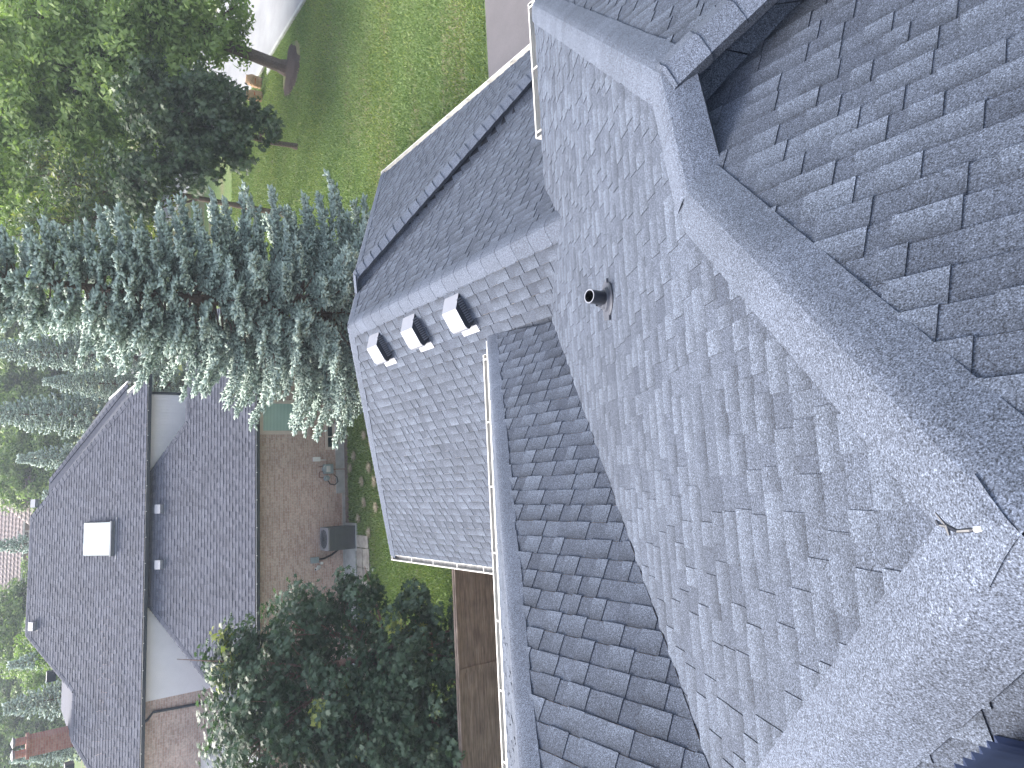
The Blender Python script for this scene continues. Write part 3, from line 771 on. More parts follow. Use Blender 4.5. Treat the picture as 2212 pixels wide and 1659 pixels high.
# dark eave below the left hip
mb = MB(); q0, q1 = cL.copy(), aL.copy()
mb.hexa([q0+V(-0.30, 0.3, -0.16), q0+V(0, 0, -0.1), q1+V(0, 0.1, -0.12), q1+V(-0.35, 0.1, -0.35)], [q0+V(-0.30, 0.3, -0.26), q0+V(0, 0, -0.2), q1+V(0, 0.1, -0.2), q1+V(-0.35, 0.1, -0.45)])
mb.build('rake_board', M['dark_metal'], nb)

# window on the lower wall
def window(name, x0, x1, z0, z1, y, blinds, fr=0.085, label=None):
    root = empty(name, ((x0+x1)/2, y, z0)); attach(root, nb)
    if label: root['label'] = label
    mb = MB()
    for a in ((x0, z0, x1, z0+fr), (x0, z1-fr, x1, z1), (x0, z0+fr, x0+fr, z1-fr), (x1-fr, z0+fr, x1, z1-fr)):
        mb.box((a[0], y-0.035, a[1]), (a[2], y+0.02, a[3]))
    f2_ = fr+0.045
    for a in ((x0+fr, z0+fr, x1-fr, z0+f2_), (x0+fr, z1-f2_, x1-fr, z1-fr), (x0+fr, z0+f2_, x0+f2_, z1-f2_), (x1-f2_, z0+f2_, x1-fr, z1-f2_)):
        mb.box((a[0], y-0.020, a[1]), (a[2], y+0.02, a[3]))
    if not blinds: mb.box(((x0+x1)/2-0.02, y-0.025, z0+fr), ((x0+x1)/2+0.02, y+0.01, z1-fr))
    mb.build('frame', M['frame'], root)
    mb = MB()
    if blinds:
        z = z0+f2_; k_ = 0
        mb.box((x0+f2_, y-0.004, z0+f2_), (x1-f2_, y+0.0, z1-f2_), 1)
        while z < z1-f2_-0.01:
            mb.box((x0+f2_, y-0.010, z+0.008), (x1-f2_, y-0.005, min(z+0.042, z1-f2_)), 0); z += 0.05
        mb.build('blinds', [M['blind'], M['blind_gap']], root)
    else:
        mb.box((x0+fr, y-0.006, z0+fr), (x1-fr, y-0.001, z1-fr)); mb.build('pane', M['glass_dark'], root)
    return root
a = hy((796, 560), WY); b = hy((721, 664), WY)
wz1 = a.z; wz0 = b.z
wn = window('window', b.x, a.x, wz0, wz1, WY-0.004, True, label='wide beige framed window with closed horizontal blinds')
mb = MB(); mb.box((b.x-0.06, WY-0.07, wz0-0.11), (a.x+0.06, WY-0.003, wz0-0.003)); mb.build('sill', M['brick_x'], wn)
a = hy((743, 702), WY); b = hy((688, 724), WY)
bw = window('basement_window', b.x, a.x, b.z+0.02, a.z, WY-0.004, False, 0.05, 'small two pane basement window in a beige frame')
mb = MB(); mb.box((b.x-0.03, WY-0.08, b.z-0.05), (a.x+0.03, WY-0.033, b.z+0.018)); mb.build('sill', M['pvc'], bw)

# skylight and roof vents
def on_roof(px, which='U'):
    if which == 'U': n = nF; d = n.dot(V(0, UY, UZ))
    else: n = nF; d = n.dot(V(0, EV, EZ))
    return hit(px, n, d)
upv = Vector((0, math.cos(math.radians(30.3)), math.sin(math.radians(30.3)))); rx = Vector((1, 0, 0))
s0 = on_roof((459, 246)); s1 = on_roof((531, 189))
sk = empty('skylight', s0); attach(sk, uroof)
sl = (s1-s0).dot(upv); sw = s1.x-s0.x
def rb(mb, x0, x1, v0, v1, h0, h1, mi=0, base=s0):
    q = lambda x, v, h: base + rx*x + upv*v + nF*h
    mb.hexa([q(x0, v0, h0), q(x1, v0, h0), q(x1, v1, h0), q(x0, v1, h0)], [q(x0, v0, h1), q(x1, v0, h1), q(x1, v1, h1), q(x0, v1, h1)], mi)
mb = MB(); rb(mb, 0, sw, 0, sl, 0, 0.12); mb.build('curb', M['dark_metal'], sk)
mb = MB(); rb(mb, 0.03, sw-0.03, 0.06, sl-0.03, 0.121, 0.15); mb.build('pane', M['skyglass'], sk)
mb = MB(); rb(mb, -0.02, sw+0.02, -0.02, 0.055, 0.0, 0.155); rb(mb, -0.12, sw+0.14, -0.16, -0.10, 0.01, 0.03); mb.build('flashing', M['vent_mid'], sk)
for px, wh in (((572, 82), 'U'), ((307, 77), 'U'), ((560, 351), 'F'), ((440, 351), 'F')):
    p = on_roof(px, wh)
    rv = empty('roof_vent', p); attach(rv, uroof if wh == 'U' else lroof)
    mb = MB(); rb(mb, -0.16, 0.16, -0.06, 0.22, 0.02, 0.15, 0, p); mb.build('hood', M['vent_grey'], rv)
    mb = MB(); rb(mb, -0.13, 0.13, -0.055, 0.2, 0.0, 0.02, 0, p); rb(mb, -0.2, 0.2, -0.14, -0.10, 0.01, 0.02, 0, p); mb.build('base', M['vent_mid'], rv)
# left slope vents
for i, (vx, vy, vz) in enumerate(((-9.6, 32.0, 0.0), (-6.35, 32.9, 0.0))):
    z = zU(min(vy, 31.22)) - 0.05 if i == 0 else zU(32.2)
    mb = MB(); mb.box((vx-0.5, vy-0.1, z-0.15), (vx-0.15, vy+0.35, z+0.15)); mb.build('side_vent', M['dark_metal'], uroof)
# chimney
ct = hy((46, 62), 32.3); cb_ = hy((66, 155), 32.3)
cx0 = hy((80, 150), 32.0).x; cx1 = hy((44, 150), 32.0).x; cz = hy((45, 64), 32.0).z
ch = empty('chimney', ((cx0+cx1)/2, 32.5, k1.z)); attach(ch, uroof)
mb = MB(); mb.box((cx1, 32.0, 3), (cx0, 32.75, cz)); mb.build('stack', M['brick_red'], ch)
mb = MB(); mb.box((cx1-0.06, 31.94, cz), (cx0+0.06, 32.81, cz+0.10)); mb.build('crown', M['brick_red'], ch)
mb = MB(); m_ = (cx0+cx1)/2
for s_ in (-0.22, 0.22):
    mb.tube([V(m_+s_, 32.35, cz+0.1), V(m_+s_, 32.35, cz+0.42)], 0.13, 12, 1)
    mb.tube([V(m_+s_, 32.35, cz+0.42), V(m_+s_, 32.35, cz+0.50), V(m_+s_, 32.35, cz+0.56)], [0.13, 0.2, 0.03], 12, 0)
mb.build('flue_cap', [M['vent_grey'], M['brick_red']], ch)

# low left wing of the neighbour (behind the maple)
mb = MB(); mb.box((-14.5, 21.4, 0), (-8.9, 28.5, 2.7)); mb.build('porch_wall', M['brick'], nb)
mb = MB()
for i in range(3): mb.box((-14.6, 21.30, 2.72+i*0.16), (-8.75, 21.52, 2.82+i*0.16))
mb.hexa([V(-14.7, 21.2, 3.15), V(-8.7, 21.2, 3.15), V(-8.7, 28.5, 3.15), V(-14.7, 28.5, 3.15)], [V(-13, 23, 4.0), V(-9.5, 23, 4.0), V(-9.5, 28.5, 4.0), V(-13, 28.5, 4.0)])
mb.build('porch_trim', M['pvc'], nb)

# gas meter, boxes and pipes on the wall
g0 = hy((640, 706), WY-0.12)
gm = empty('gas_meter', g0); attach(gm, nb)
def rbx(mb, c, hx, hy_, hz_, mi=0): mb.box((c[0]-hx, c[1]-hy_, c[2]-hz_), (c[0]+hx, c[1]+hy_, c[2]+hz_), mi)
p = hy((646, 709), WY-0.14)
mb = MB(); rbx(mb, p, 0.17, 0.10, 0.16); rbx(mb, p+V(0, -0.105, 0.03), 0.11, 0.01, 0.07, 1); rbx(mb, p+V(0, 0, 0.18), 0.10, 0.07, 0.03)
mb.build('meter_body', [M['meter'], M['white']], gm)
mb = MB(); mb.tube([p+V(0.09, 0, 0.18), p+V(0.09, 0.02, 0.34), p+V(0.09, 0.1, 0.36)], 0.02, 8); mb.tube([p+V(-0.09, 0, 0.18), p+V(-0.1, 0, 0.33), p+V(-0.30, 0, 0.33), p+V(-0.32, 0, 0.1), p+V(-0.32, 0.05, -0.08)], 0.02, 8)
mb.tube([p+V(-0.02, 0, -0.16), p+V(-0.02, -0.06, -0.3), p+V(-0.03, -0.3, -0.52)], 0.014, 8)
mb.build('pipe', M['copper'], gm)
mb = MB(); c_ = p+V(-0.33, -0.02, 0.08)
mb.tube([c_+V(0, 0.06, 0), c_+V(0, -0.07, 0)], [0.10, 0.10], 14); mb.tube([c_+V(0, -0.07, 0), c_+V(0, -0.10, 0)], [0.05, 0.04], 12)
mb.build('regulator', M['meter'], gm, smooth=False)
mb = MB(); mb.tube([c_+V(-0.08, 0, -0.05), c_+V(-0.22, -0.03, -0.12), c_+V(-0.26, -0.04, -0.30), c_+V(-0.15, -0.04, -0.42), c_+V(0.02, 0, -0.40), c_+V(0.12, 0.05, -0.3)], 0.018, 8); mb.build('hose', M['black'], gm)
p = hy((667, 684), WY-0.05); mb = MB(); rbx(mb, p, 0.08, 0.045, 0.13); rbx(mb, p+V(0, -0.047, 0.02), 0.05, 0.004, 0.06); mb.tube([p+V(-0.03, 0, -0.13), p+V(-0.03, 0, -0.36)], 0.016, 8)
mb.build('switch_box', M['pvc'], nb)
p = hy((793, 672), WY-0.06); mb = MB(); rbx(mb, p, 0.06, 0.05, 0.16); mb.tube([p+V(0.02, -0.03, -0.1), p+V(-0.10, -0.10, -0.2), p+V(-0.12, -0.08, -0.42), p+V(0.1, -0.05, -0.5)], 0.022, 8, 1)
mb.build('hose_bib', [M['pvc'], M['black']], nb)
p = hy((449, 680), WY-0.06); mb = MB(); rbx(mb, p, 0.10, 0.05, 0.14); mb.build('disconnect_box', M['meter'], nb)
acx = (-2.23-1.41)/2; acy = WY-0.62
mb = MB(); e = [p+V(0.0, 0, -0.14), p+V(0.02, -0.03, -0.35), p+V(0.12, -0.1, -0.6), p+V(0.32, -0.2, -0.85), V(acx-0.38, WY-0.32, 0.35)]
mb.tube(e, 0.025, 8); mb.tube([q+V(0.03, -0.02, 0.03) for q in e[:-1]], 0.012, 6); mb.build('refrigerant_line', M['black'], nb)
p = hy((434, 684), WY-0.06); mb = MB(); mb.tube([p+V(0.0, 0.06, -0.08), p+V(0, -0.06, -0.08), p+V(-0.03, -0.14, 0.02), p+V(-0.06, -0.16, 0.10)], 0.055, 12); mb.tube([p+V(-0.0603, -0.1605, 0.101), p+V(-0.061, -0.161, 0.103)], 0.042, 12, 1)
mb.tube([p+V(0.12, 0.05, -0.18), p+V(0.12, -0.06, -0.18)], 0.05, 10); mb.build('exhaust_elbow', [M['pvc'], M['black']], nb)

# air conditioner
ac = tag(empty('air_conditioner', (acx, acy, 0)), 'grey ribbed air conditioner box standing on a pad against the brick wall', 'air conditioner')
hw, hd, ht_ = 0.40, 0.40, 1.08
mb = MB(); mb.box((acx-hw-0.08, acy-hd-0.06, 0.0), (acx+hw+0.08, acy+hd+0.06, 0.07)); mb.build('pad', M['concrete'], ac)
mb = MB(); mb.box((acx-hw+0.02, acy-hd+0.02, 0.07), (acx+hw-0.02, acy+hd-0.02, ht_-0.05))
mb.box((acx-hw, acy-hd, 0.07), (acx+hw, acy+hd, 0.13)); 
for sx in (-1, 1):
    for sy in (-1, 1): mb.box((acx+sx*hw-0.02 if sx > 0 else acx-hw, acy+sy*hd-0.02 if sy > 0 else acy-hd, 0.13), (acx+hw if sx > 0 else acx-hw+0.02, acy+hd if sy > 0 else acy-hd+0.02, ht_-0.05))
mb.build('cabinet', M['acmetal'], ac)
mb = MB()
for i in range(26):
    x = acx-hw+0.03+i*0.0297; mb.box((x, acy-hd-0.0, 0.14), (x+0.012, acy-hd+0.019, ht_-0.06))
    y = acy-hd+0.03+i*0.0297; mb.box((acx+hw-0.019, y, 0.14), (acx+hw, y+0.012, ht_-0.06)); mb.box((acx-hw, y, 0.14), (acx-hw+0.019, y+0.012, ht_-0.06))
for q in range(3): mb.box((acx-hw-0.001, acy-hd-0.004, 0.32+q*0.24), (acx+hw+0.001, acy-hd+0.001, 0.335+q*0.24))
mb.build('louvre', M['acmetal'], ac)
mb = MB(); R0, seg = 0.33, 28
for k_ in range(seg):
    t0, t1 = 2*math.pi*k_/seg, 2*math.pi*(k_+1)/seg
    def outer(t):
        c_, s_ = math.cos(t), math.sin(t); m_ = max(abs(c_), abs(s_)); return V(acx+hw*c_/m_, acy+hd*s_/m_, ht_)
    i0 = V(acx+R0*math.cos(t0), acy+R0*math.sin(t0), ht_+0.01); i1 = V(acx+R0*math.cos(t1), acy+R0*math.sin(t1), ht_+0.01)
    mb.quad([outer(t0), outer(t1), i1, i0]); dz = V(0, 0, -0.05)
    mb.quad([outer(t0)+dz, outer(t1)+dz, outer(t1), outer(t0)]); mb.quad([i0, i1, i1+V(0, 0, -0.2), i0+V(0, 0, -0.2)])
mb.build('top_panel', M['actop'], ac)
mb = MB()
for k_ in range(12):
    t = 2*math.pi*k_/12; mb.tube([V(acx, acy, ht_+0.01), V(acx+R0*math.cos(t), acy+R0*math.sin(t), ht_+0.012)], 0.003, 4)
for rr in (0.08, 0.15, 0.22, 0.29):
    mb.tube([V(acx+rr*math.cos(t), acy+rr*math.sin(t), ht_+0.011) for t in (2*math.pi*q/24 for q in range(25))], 0.003, 4)
mb.build('fan_guard', M['black'], ac)
mb = MB()
for k_ in range(4):
    t = math.pi/2*k_+0.5
    a_ = V(math.cos(t), math.sin(t), 0); b_ = V(-math.sin(t), math.cos(t), 0); c0 = V(acx, acy, ht_-0.12)
    mb.hexa([c0+a_*0.06-b_*0.04, c0+a_*0.30-b_*0.09, c0+a_*0.30+b_*0.09+V(0, 0, 0.07), c0+a_*0.06+b_*0.04+V(0, 0, 0.03)], [q+V(0, 0, -0.004) for q in (c0+a_*0.06-b_*0.04, c0+a_*0.30-b_*0.09, c0+a_*0.30+b_*0.09+V(0, 0, 0.07), c0+a_*0.06+b_*0.04+V(0, 0, 0.03))])
mb.tube([V(acx, acy, ht_-0.2), V(acx, acy, ht_-0.06)], 0.07, 12)
mb.build('fan', M['actop'], ac)
mb = MB(); mb.tube([V(acx-0.31, acy, ht_-0.2), V(acx+0.31, acy, ht_-0.2)], 0.001, 4)
mb.quad([V(acx+0.33*math.cos(t), acy+0.33*math.sin(t), ht_-0.19) for t in (2*math.pi*q/20 for q in range(20))]); mb.build('fan_well', M['vent_dark'], ac)

# ================================================================== FENCE
fz = 1.9
fa = hz((457, 978), fz); fb = hz((330, 985), fz)
FX0 = fa.x; FY = fa.y
fence = tag(empty('wooden_fence', (FX0-2, FY, 0)), 'weathered brown board fence with a flat cap rail beyond the white gutter', 'fence')
mb = MB(); z = 0.08; rs = random.Random(9)
while z < fz-0.05:
    hgt = rs.uniform(0.135, 0.15); mb.box((FX0-8.0, FY-0.012+rs.uniform(-.003, .003), z), (FX0-0.10, FY+0.012, z+hgt-0.004)); z += hgt
mb.build('board_panel', M['wood'], fence)
mb = MB(); mb.box((FX0-8.0, FY-0.07, fz-0.04), (FX0+0.03, FY+0.07, fz)); mb.box((FX0-8.0, FY-0.028, fz-0.13), (FX0-0.1, FY-0.013, fz-0.042)); mb.build('cap_rail', M['wood'], fence)
for i in range(4):
    mb = MB(); x = FX0-0.05-i*2.5; mb.box((x-0.05, FY-0.05, 0), (x+0.05, FY+0.05, fz-0.041)); mb.build('post', M['wood'], fence)

# ================================================================== VEGETATION
def leaf_cloud(centres, per, spread, size, shape, rnd, up_bias=0.6, tone_mu=0.45, yellow=0.0, squash=0.7, outward=None, curl=0.25):
    """scatter leaves round cluster centres; returns verts, tris, tone"""
    n = len(centres)*per
    cidx = np.repeat(np.arange(len(centres)), per)
    off = rnd.normal(0, 1, (n, 3)); off /= np.linalg.norm(off, axis=1, keepdims=True)
    off *= (rnd.random((n, 1))**0.5)*spread; off[:, 2] *= squash
    c = centres[cidx] + off
    nrm = rnd.normal(0, 0.55, (n, 3)); nrm[:, 2] += up_bias
    if outward is not None: nrm += outward[cidx]*0.5
    nrm /= np.linalg.norm(nrm, axis=1, keepdims=True)
    t = rnd.normal(0, 1, (n, 3)); t -= nrm*(t*nrm).sum(1, keepdims=True); t /= np.linalg.norm(t, axis=1, keepdims=True)
    b = np.cross(nrm, t)
    s = size*(0.7+0.6*rnd.random((n, 1)))
    k = len(shape)
    pts = np.array(shape)
    verts = (c[:, None, :] + t[:, None, :]*pts[None, :, 0, None]*s[:, None, :] + b[:, None, :]*pts[None, :, 1, None]*s[:, None, :]
             - nrm[:, None, :]*(curl*(pts[None, :, 0, None]**2+pts[None, :, 1, None]**2))*s[:, None, :]).reshape(-1, 3)
    tri = np.array([(0, i, i+1 if i+1 < k else 1) for i in range(1, k)])
    if shape is RHOMB: tri = np.array([(0, 1, 2), (0, 2, 3)])
    tris = (np.arange(n)[:, None, None]*k + tri[None]).reshape(-1, 3)
    ctone = rnd.normal(0, 0.13, len(centres)); tone = np.clip(tone_mu + ctone[cidx] + rnd.normal(0, 0.16, n), 0, 1)
    yl = (rnd.random(len(centres)) < yellow).astype(float)[cidx]*rnd.random(n)
    T = np.repeat(np.stack([tone, yl], 1), len(tri), 0)
    return verts, tris, T
RHOMB = [(-0.5, 0.0), (0.05, 0.24), (0.55, 0.0), (0.05, -0.24)]
def maple_shape():
    pts = [(0.0, 0.0)]; tips = [(-70, 0.75), (-125, 0.42)]
    ang = [(0, .62), (22, .30), (48, .60), (72, .26), (100, .46), (135, .20), (180, .12), (225, .20), (260, .46), (288, .26), (312, .60), (338, .30)]
    return pts + [(r*math.cos(math.radians(a)), r*math.sin(math.radians(a))) for a, r in ang]
MAPLE = maple_shape()

def lobed_centres(lobes, count, rnd, shell=0.55):
    vol = np.array([l[3]*l[4]*l[5] for l in lobes])**0.75; vol /= vol.sum(); out = []; dirs = []
    for l, v in zip(lobes, vol):
        n = max(3, int(count*v)); d = rnd.normal(0, 1, (n, 3)); d /= np.linalg.norm(d, axis=1, keepdims=True)
        r = shell + (1-shell)*rnd.random((n, 1))**0.6
        wob = 1+0.22*np.sin(d[:, :1]*7+l[0])*np.cos(d[:, 1:2]*6+l[1])
        out.append(np.array(l[:3]) + d*r*wob*np.array(l[3:6])); dirs.append(d)
    return np.concatenate(out), np.concatenate(dirs)
def branches(mb, base, trunk_top, lobes, centres, r0, rnd, twigs=120, lean=(0, 0), mi=0):
    base = Vector(base); tt = Vector(trunk_top)
    mid = (base+tt)/2 + Vector((rnd.normal(0, .08), rnd.normal(0, .08), 0))
    mb.tube([base + V(0, 0, -0.1), base + V(0, 0, 0.25) + (tt-base)*0.02, mid, tt], [r0*1.45, r0, r0*0.85, r0*0.6], 12, mi)
    ends = []
    for l in lobes:
        c = Vector(l[:3]); st = base + (tt-base)*rnd.uniform(0.45, 0.98)
        m1 = (st+c)/2 + Vector((rnd.normal(0, .2), rnd.normal(0, .2), rnd.uniform(-.3, .2)))
        mb.tube([st, m1, c, c + (c-m1)*0.5], [r0*0.42, r0*0.3, r0*0.16, r0*0.06], 7, mi); ends.append((st, m1, c))
    for i in rnd.choice(len(centres), min(twigs, len(centres)), replace=False):
        p = Vector(centres[i]); st, m1, c = min(ends, key=lambda q: (q[2]-p).length)
        s = m1 + (c-m1)*rnd.random(); mb.tube([s, (s+p)/2 + Vector((0, 0, rnd.uniform(-.1, .2))), p], [r0*0.09+0.006, r0*0.05+0.005, 0.004], 5, mi, cap=False)

def broadleaf(name, base, top_h, lobes, r0, mat, bark, count, per, spread, size, shape, label, cat='tree', group=None, seed=1, tone=0.45, yellow=0.0, twigs=120, shell=0.5, lean=(0, 0), up=0.6):
    rnd = np.random.default_rng(seed)
    root = empty(name, base); tag(root, label, cat, group)
    cs, ds = lobed_centres(lobes, count, rnd, shell)
    v, t, T = leaf_cloud(cs, per, spread, size, shape, rnd, up, tone, yellow, outward=ds)
    tri_mesh('crown', v, t, T, mat, root)
    mb = MB(); branches(mb, (0, 0, 0), (lean[0], lean[1], top_h), lobes, cs, r0, rnd, twigs)
    o = mb.build('trunk', bark); o.parent = root
    return root

# ---- spruce generator (local, base at origin)
def spruce_mesh(Ht, R, seed, whorl=0.34, shoot=0.13, dens=1.0, tone_mu=0.5):
    rnd = np.random.default_rng(seed)
    SP, SD, ST_ = [], [], []      # shoot base, direction, tone
    wood = MB()
    wood.tube([V(0, 0, -0.1), V(0, 0, Ht*0.3), V(0, 0, Ht*0.7), V(0, 0, Ht)], [0.20*R/4, 0.15*R/4, 0.08*R/4, 0.01], 10)
    z = 0.5
    while z < Ht-0.15:
        f = 1-z/Ht
        Lb = R*(f**0.78)*(1.0 if z > 1.5 else 0.75+0.17*z)
        nb_ = int(5 + 3*f + rnd.integers(0, 2)); a0 = rnd.random()*6.28
        for k_ in range(nb_):
            az = a0 + k_*2*math.pi/nb_ + rnd.normal(0, 0.16); ln = Lb*rnd.uniform(0.68, 1.12); ln = max(ln, 0.25)
            el = rnd.normal(-0.02, 0.08) - 0.22*f + 0.55*max(0, 0.25-f)*3
            dx, dy = math.cos(az), math.sin(az)
            npt = 9; ts = np.linspace(0, 1, npt)
            rad = ln*ts*math.cos(el); zz = z + ln*ts*math.sin(el) - 0.10*ln*np.sin(ts*2.6)*f + 0.16*ln*ts**3
            path = np.stack([dx*rad, dy*rad, zz], 1)
            wood.tube([Vector(p) for p in path[::2]], [0.030*ln/3+0.008, 0.024*ln/3+0.006, 0.016*ln/3+0.005, 0.01, 0.004], 5, 0, False)
            # side branchlets
            s = 0.22*ln if ln > 1 else 0.1; side = 1
            while s < ln:
                t = s/ln; p = np.array([np.interp(t, ts, path[:, i]) for i in range(3)])
                q = np.array([np.interp(min(1, t+0.05), ts, path[:, i]) for i in range(3)]) - p; q /= np.linalg.norm(q)+1e-9
                lat = np.array([-q[1], q[0], 0]); lat /= np.linalg.norm(lat)+1e-9
                bl = (0.16 + 0.52*(1-t)*min(1, t*2.2))*min(1.3, 0.5+ln*0.32)*rnd.uniform(0.6, 1.25)
                bd = q*0.75 + lat*side*rnd.uniform(0.6, 1.0) + np.array([0, 0, rnd.normal(0.02, 0.15)]); bd /= np.linalg.norm(bd)
                ns = max(2, int(bl/0.055*dens)); u_ = (np.arange(ns)+rnd.random(ns))/ns
                vis = t > 0.3 or rnd.random() < 0.35
                if vis:
                    pos = p + bd*(u_[:, None]*bl) + np.array([0, 0, -0.12])*(u_[:, None]**2)*bl
                    lt = np.cross(bd, [0, 0, 1]); lt /= np.linalg.norm(lt)+1e-9
                    sg = rnd.choice([-1, 1], ns)
                    dd = bd*0.8 + lt*sg[:, None]*rnd.uniform(0.3, 0.9, (ns, 1)) + np.array([0, 0, 1])*rnd.normal(0.22, 0.28, (ns, 1))
                    SP.append(pos); SD.append(dd)
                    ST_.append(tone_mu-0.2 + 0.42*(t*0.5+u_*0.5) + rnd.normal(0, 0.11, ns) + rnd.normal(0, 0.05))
                s += rnd.uniform(0.07, 0.12)/dens; side = -side
            e = path[-1]; dd = path[-1]-path[-3]; dd = dd/np.linalg.norm(dd)
            SP.append(e[None]+rnd.normal(0, 0.02, (3, 3))); SD.append(np.tile(dd, (3, 1))+rnd.normal(0, 0.25, (3, 3))); ST_.append(np.full(3, tone_mu+0.25))
        z += whorl*(0.55+0.6*f)*rnd.uniform(0.8, 1.15)
    P_ = np.concatenate(SP); D_ = np.concatenate(SD); T_ = np.clip(np.concatenate(ST_), 0, 1)
    D_ /= np.linalg.norm(D_, axis=1, keepdims=True)
    n = len(P_); L_ = shoot*rnd.uniform(0.7, 1.35, (n, 1)); W_ = shoot*0.27*rnd.uniform(0.8, 1.2, (n, 1))
    a = np.cross(D_, rnd.normal(0, 1, (n, 3))); a /= np.linalg.norm(a, axis=1, keepdims=True); b = np.cross(D_, a)
    verts = np.empty((n, 5, 3)); verts[:, 0] = P_ - D_*L_*0.15; verts[:, 4] = P_ + D_*L_
    for i in range(3):
        th_ = 2*math.pi*i/3; verts[:, 1+i] = P_ + D_*L_*0.45 + (a*math.cos(th_) + b*math.sin(th_))*W_
    tri = np.array([(0, 2, 1), (0, 3, 2), (0, 1, 3), (4, 1, 2), (4, 2, 3), (4, 3, 1)])
    tris = (np.arange(n)[:, None, None]*5+tri[None]).reshape(-1, 3)
    tone = np.repeat(np.stack([T_, np.zeros(n)], 1), 6, 0)
    pale_tip = np.tile(np.array([0, 0, 0, .12, .12, .12]), n); tone[:, 0] = np.clip(tone[:, 0]+pale_tip, 0, 1)  # outer half of each shoot is paler new growth
    return verts.reshape(-1, 3), tris, tone, wood, n
def spruce(base, Ht, R, seed, label, group=None, **kw):
    v, t, T, wood, n = spruce_mesh(Ht, R, seed, **kw)
    root = empty('spruce_tree', base); tag(root, label, 'tree', group)
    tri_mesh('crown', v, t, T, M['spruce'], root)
    o = wood.build('trunk', M['twig']); o.parent = root
    print('spruce shoots', n)
    return root
def place(px, y, ground=0.0):
    """ground point below the picture column px at depth y, and the height the sight line has there"""
    p = hy(px, y); return V(p.x, p.y, ground), p.z

big = spruce(V(5.45, 20.2, 0), 12.6, 4.6, 3, 'tall pale blue spruce filling the middle, in front of the brick house', shoot=0.17, dens=1.5, whorl=0.25)
sp2 = spruce(V(0, 0, 0), 13.0, 3.4, 5, 'x', shoot=0.27, dens=0.7, whorl=0.36)

def clone(src, px_top, y, label, scale_r=1.0, rot=0.0, group='spruces behind the brick house', Ht0=13.0):
    b_, top_z = place(px_top, y)
    o = copy_tree(src); s = top_z/Ht0
    o.location = b_; o.scale = (s*scale_r, s*scale_r, s); o.rotation_euler = (0, 0, rot)
    tag(o, label, 'tree', group); return o

# first tree of the far spruces gets its own place, the others are copies of it
b_, tz = place((765, -45), 54); sp2.location = b_; s_ = tz/13.0; sp2.scale = (s_, s_, s_)
tag(sp2, 'hazy blue spruce just right of the roof ridge of the brick house', 'tree', 'spruces behind the brick house')
clone(sp2, (905, -30), 57, 'hazy spruce whose top shows between the big blue spruce and the brick house', rot=1.0)
clone(sp2, (668, 40), 50, 'darker spruce standing closest to the right hip of the upper roof', 0.9, rot=2.2)
clone(sp2, (1010, -70), 62, 'far spruce almost hidden by the top of the big blue spruce', 1.1, rot=3.0)
clone(sp2, (128, 10), 47, 'blue spruce rising behind the level ridge right of the red chimney', 1.05, rot=0.5)
clone(sp2, (222, 20), 52, 'small spruce with a brownish top above the left hip of the upper roof', 0.8, rot=1.9)
clone(sp2, (478, -25), 62, 'thin spruce standing in front of the tiled house', 0.75, rot=2.7)
clone(sp2, (20, 25), 55, 'spruce at the left edge behind the red chimney', 1.0, rot=4.1)
clone(sp2, (590, 95), 47, 'low dark spruce peeping over the right hip', 1.0, rot=4.4)
clone(sp2, (835, 95), 50, 'short spruce beside the pale cross road', 0.95, rot=5.0)

# maple beside the fence
mbse = V(-4.4, 17.0, 0)
def lob(px, y, rx_, ry_, rz_, base):
    p = hy(px, y); return (p.x-base.x, p.y-base.y, p.z-base.z, rx_, ry_, rz_)
lobes = [lob((300, 640), 18.6, 1.25, 1.2, 0.9, mbse), lob((190, 560), 18.2, 1.5, 1.4, 1.1, mbse), lob((60, 560), 17.6, 1.6, 1.4, 1.2, mbse), lob((120, 700), 17.2, 1.7, 1.5, 1.2, mbse),
         lob((320, 760), 18.0, 1.1, 1.1, 0.8, mbse), lob((40, 800), 16.2, 1.7, 1.4, 1.2, mbse), lob((200, 850), 16.2, 1.3, 1.3, 1.0, mbse), lob((330, 900), 16.6, 0.95, 0.9, 0.55, mbse),
         lob((90, 950), 15.2, 1.5, 1.2, 1.1, mbse), lob((240, 990), 15.4, 0.9, 0.9, 0.6, mbse), lob((-60, 700), 16.8, 1.8, 1.6, 1.5, mbse), lob((-60, 920), 15.2, 1.6, 1.4, 1.4, mbse),
         lob((60, 1030), 14.9, 1.2, 1.0, 0.9, mbse), lob((190, 1040), 15.2, 0.9, 0.8, 0.6, mbse), lob((300, 1000), 15.8, 0.7, 0.7, 0.4, mbse), lob((130, 860), 16.0, 1.4, 1.2, 1.0, mbse), lob((230, 480), 18.4, 0.6, 0.6, 0.5, mbse), lob((395, 800), 18.3, 0.55, 0.6, 0.3, mbse)]
broadleaf('maple_tree', mbse, 3.4, lobes, 0.13, M['maple'], M['bark_red'], 1350, 34, 0.33, 0.17, MAPLE, 'dark green maple with big pointed leaves between the wooden fence and the brick house', seed=21, tone=0.42, yellow=0.02, twigs=240, shell=0.35, up=0.9)

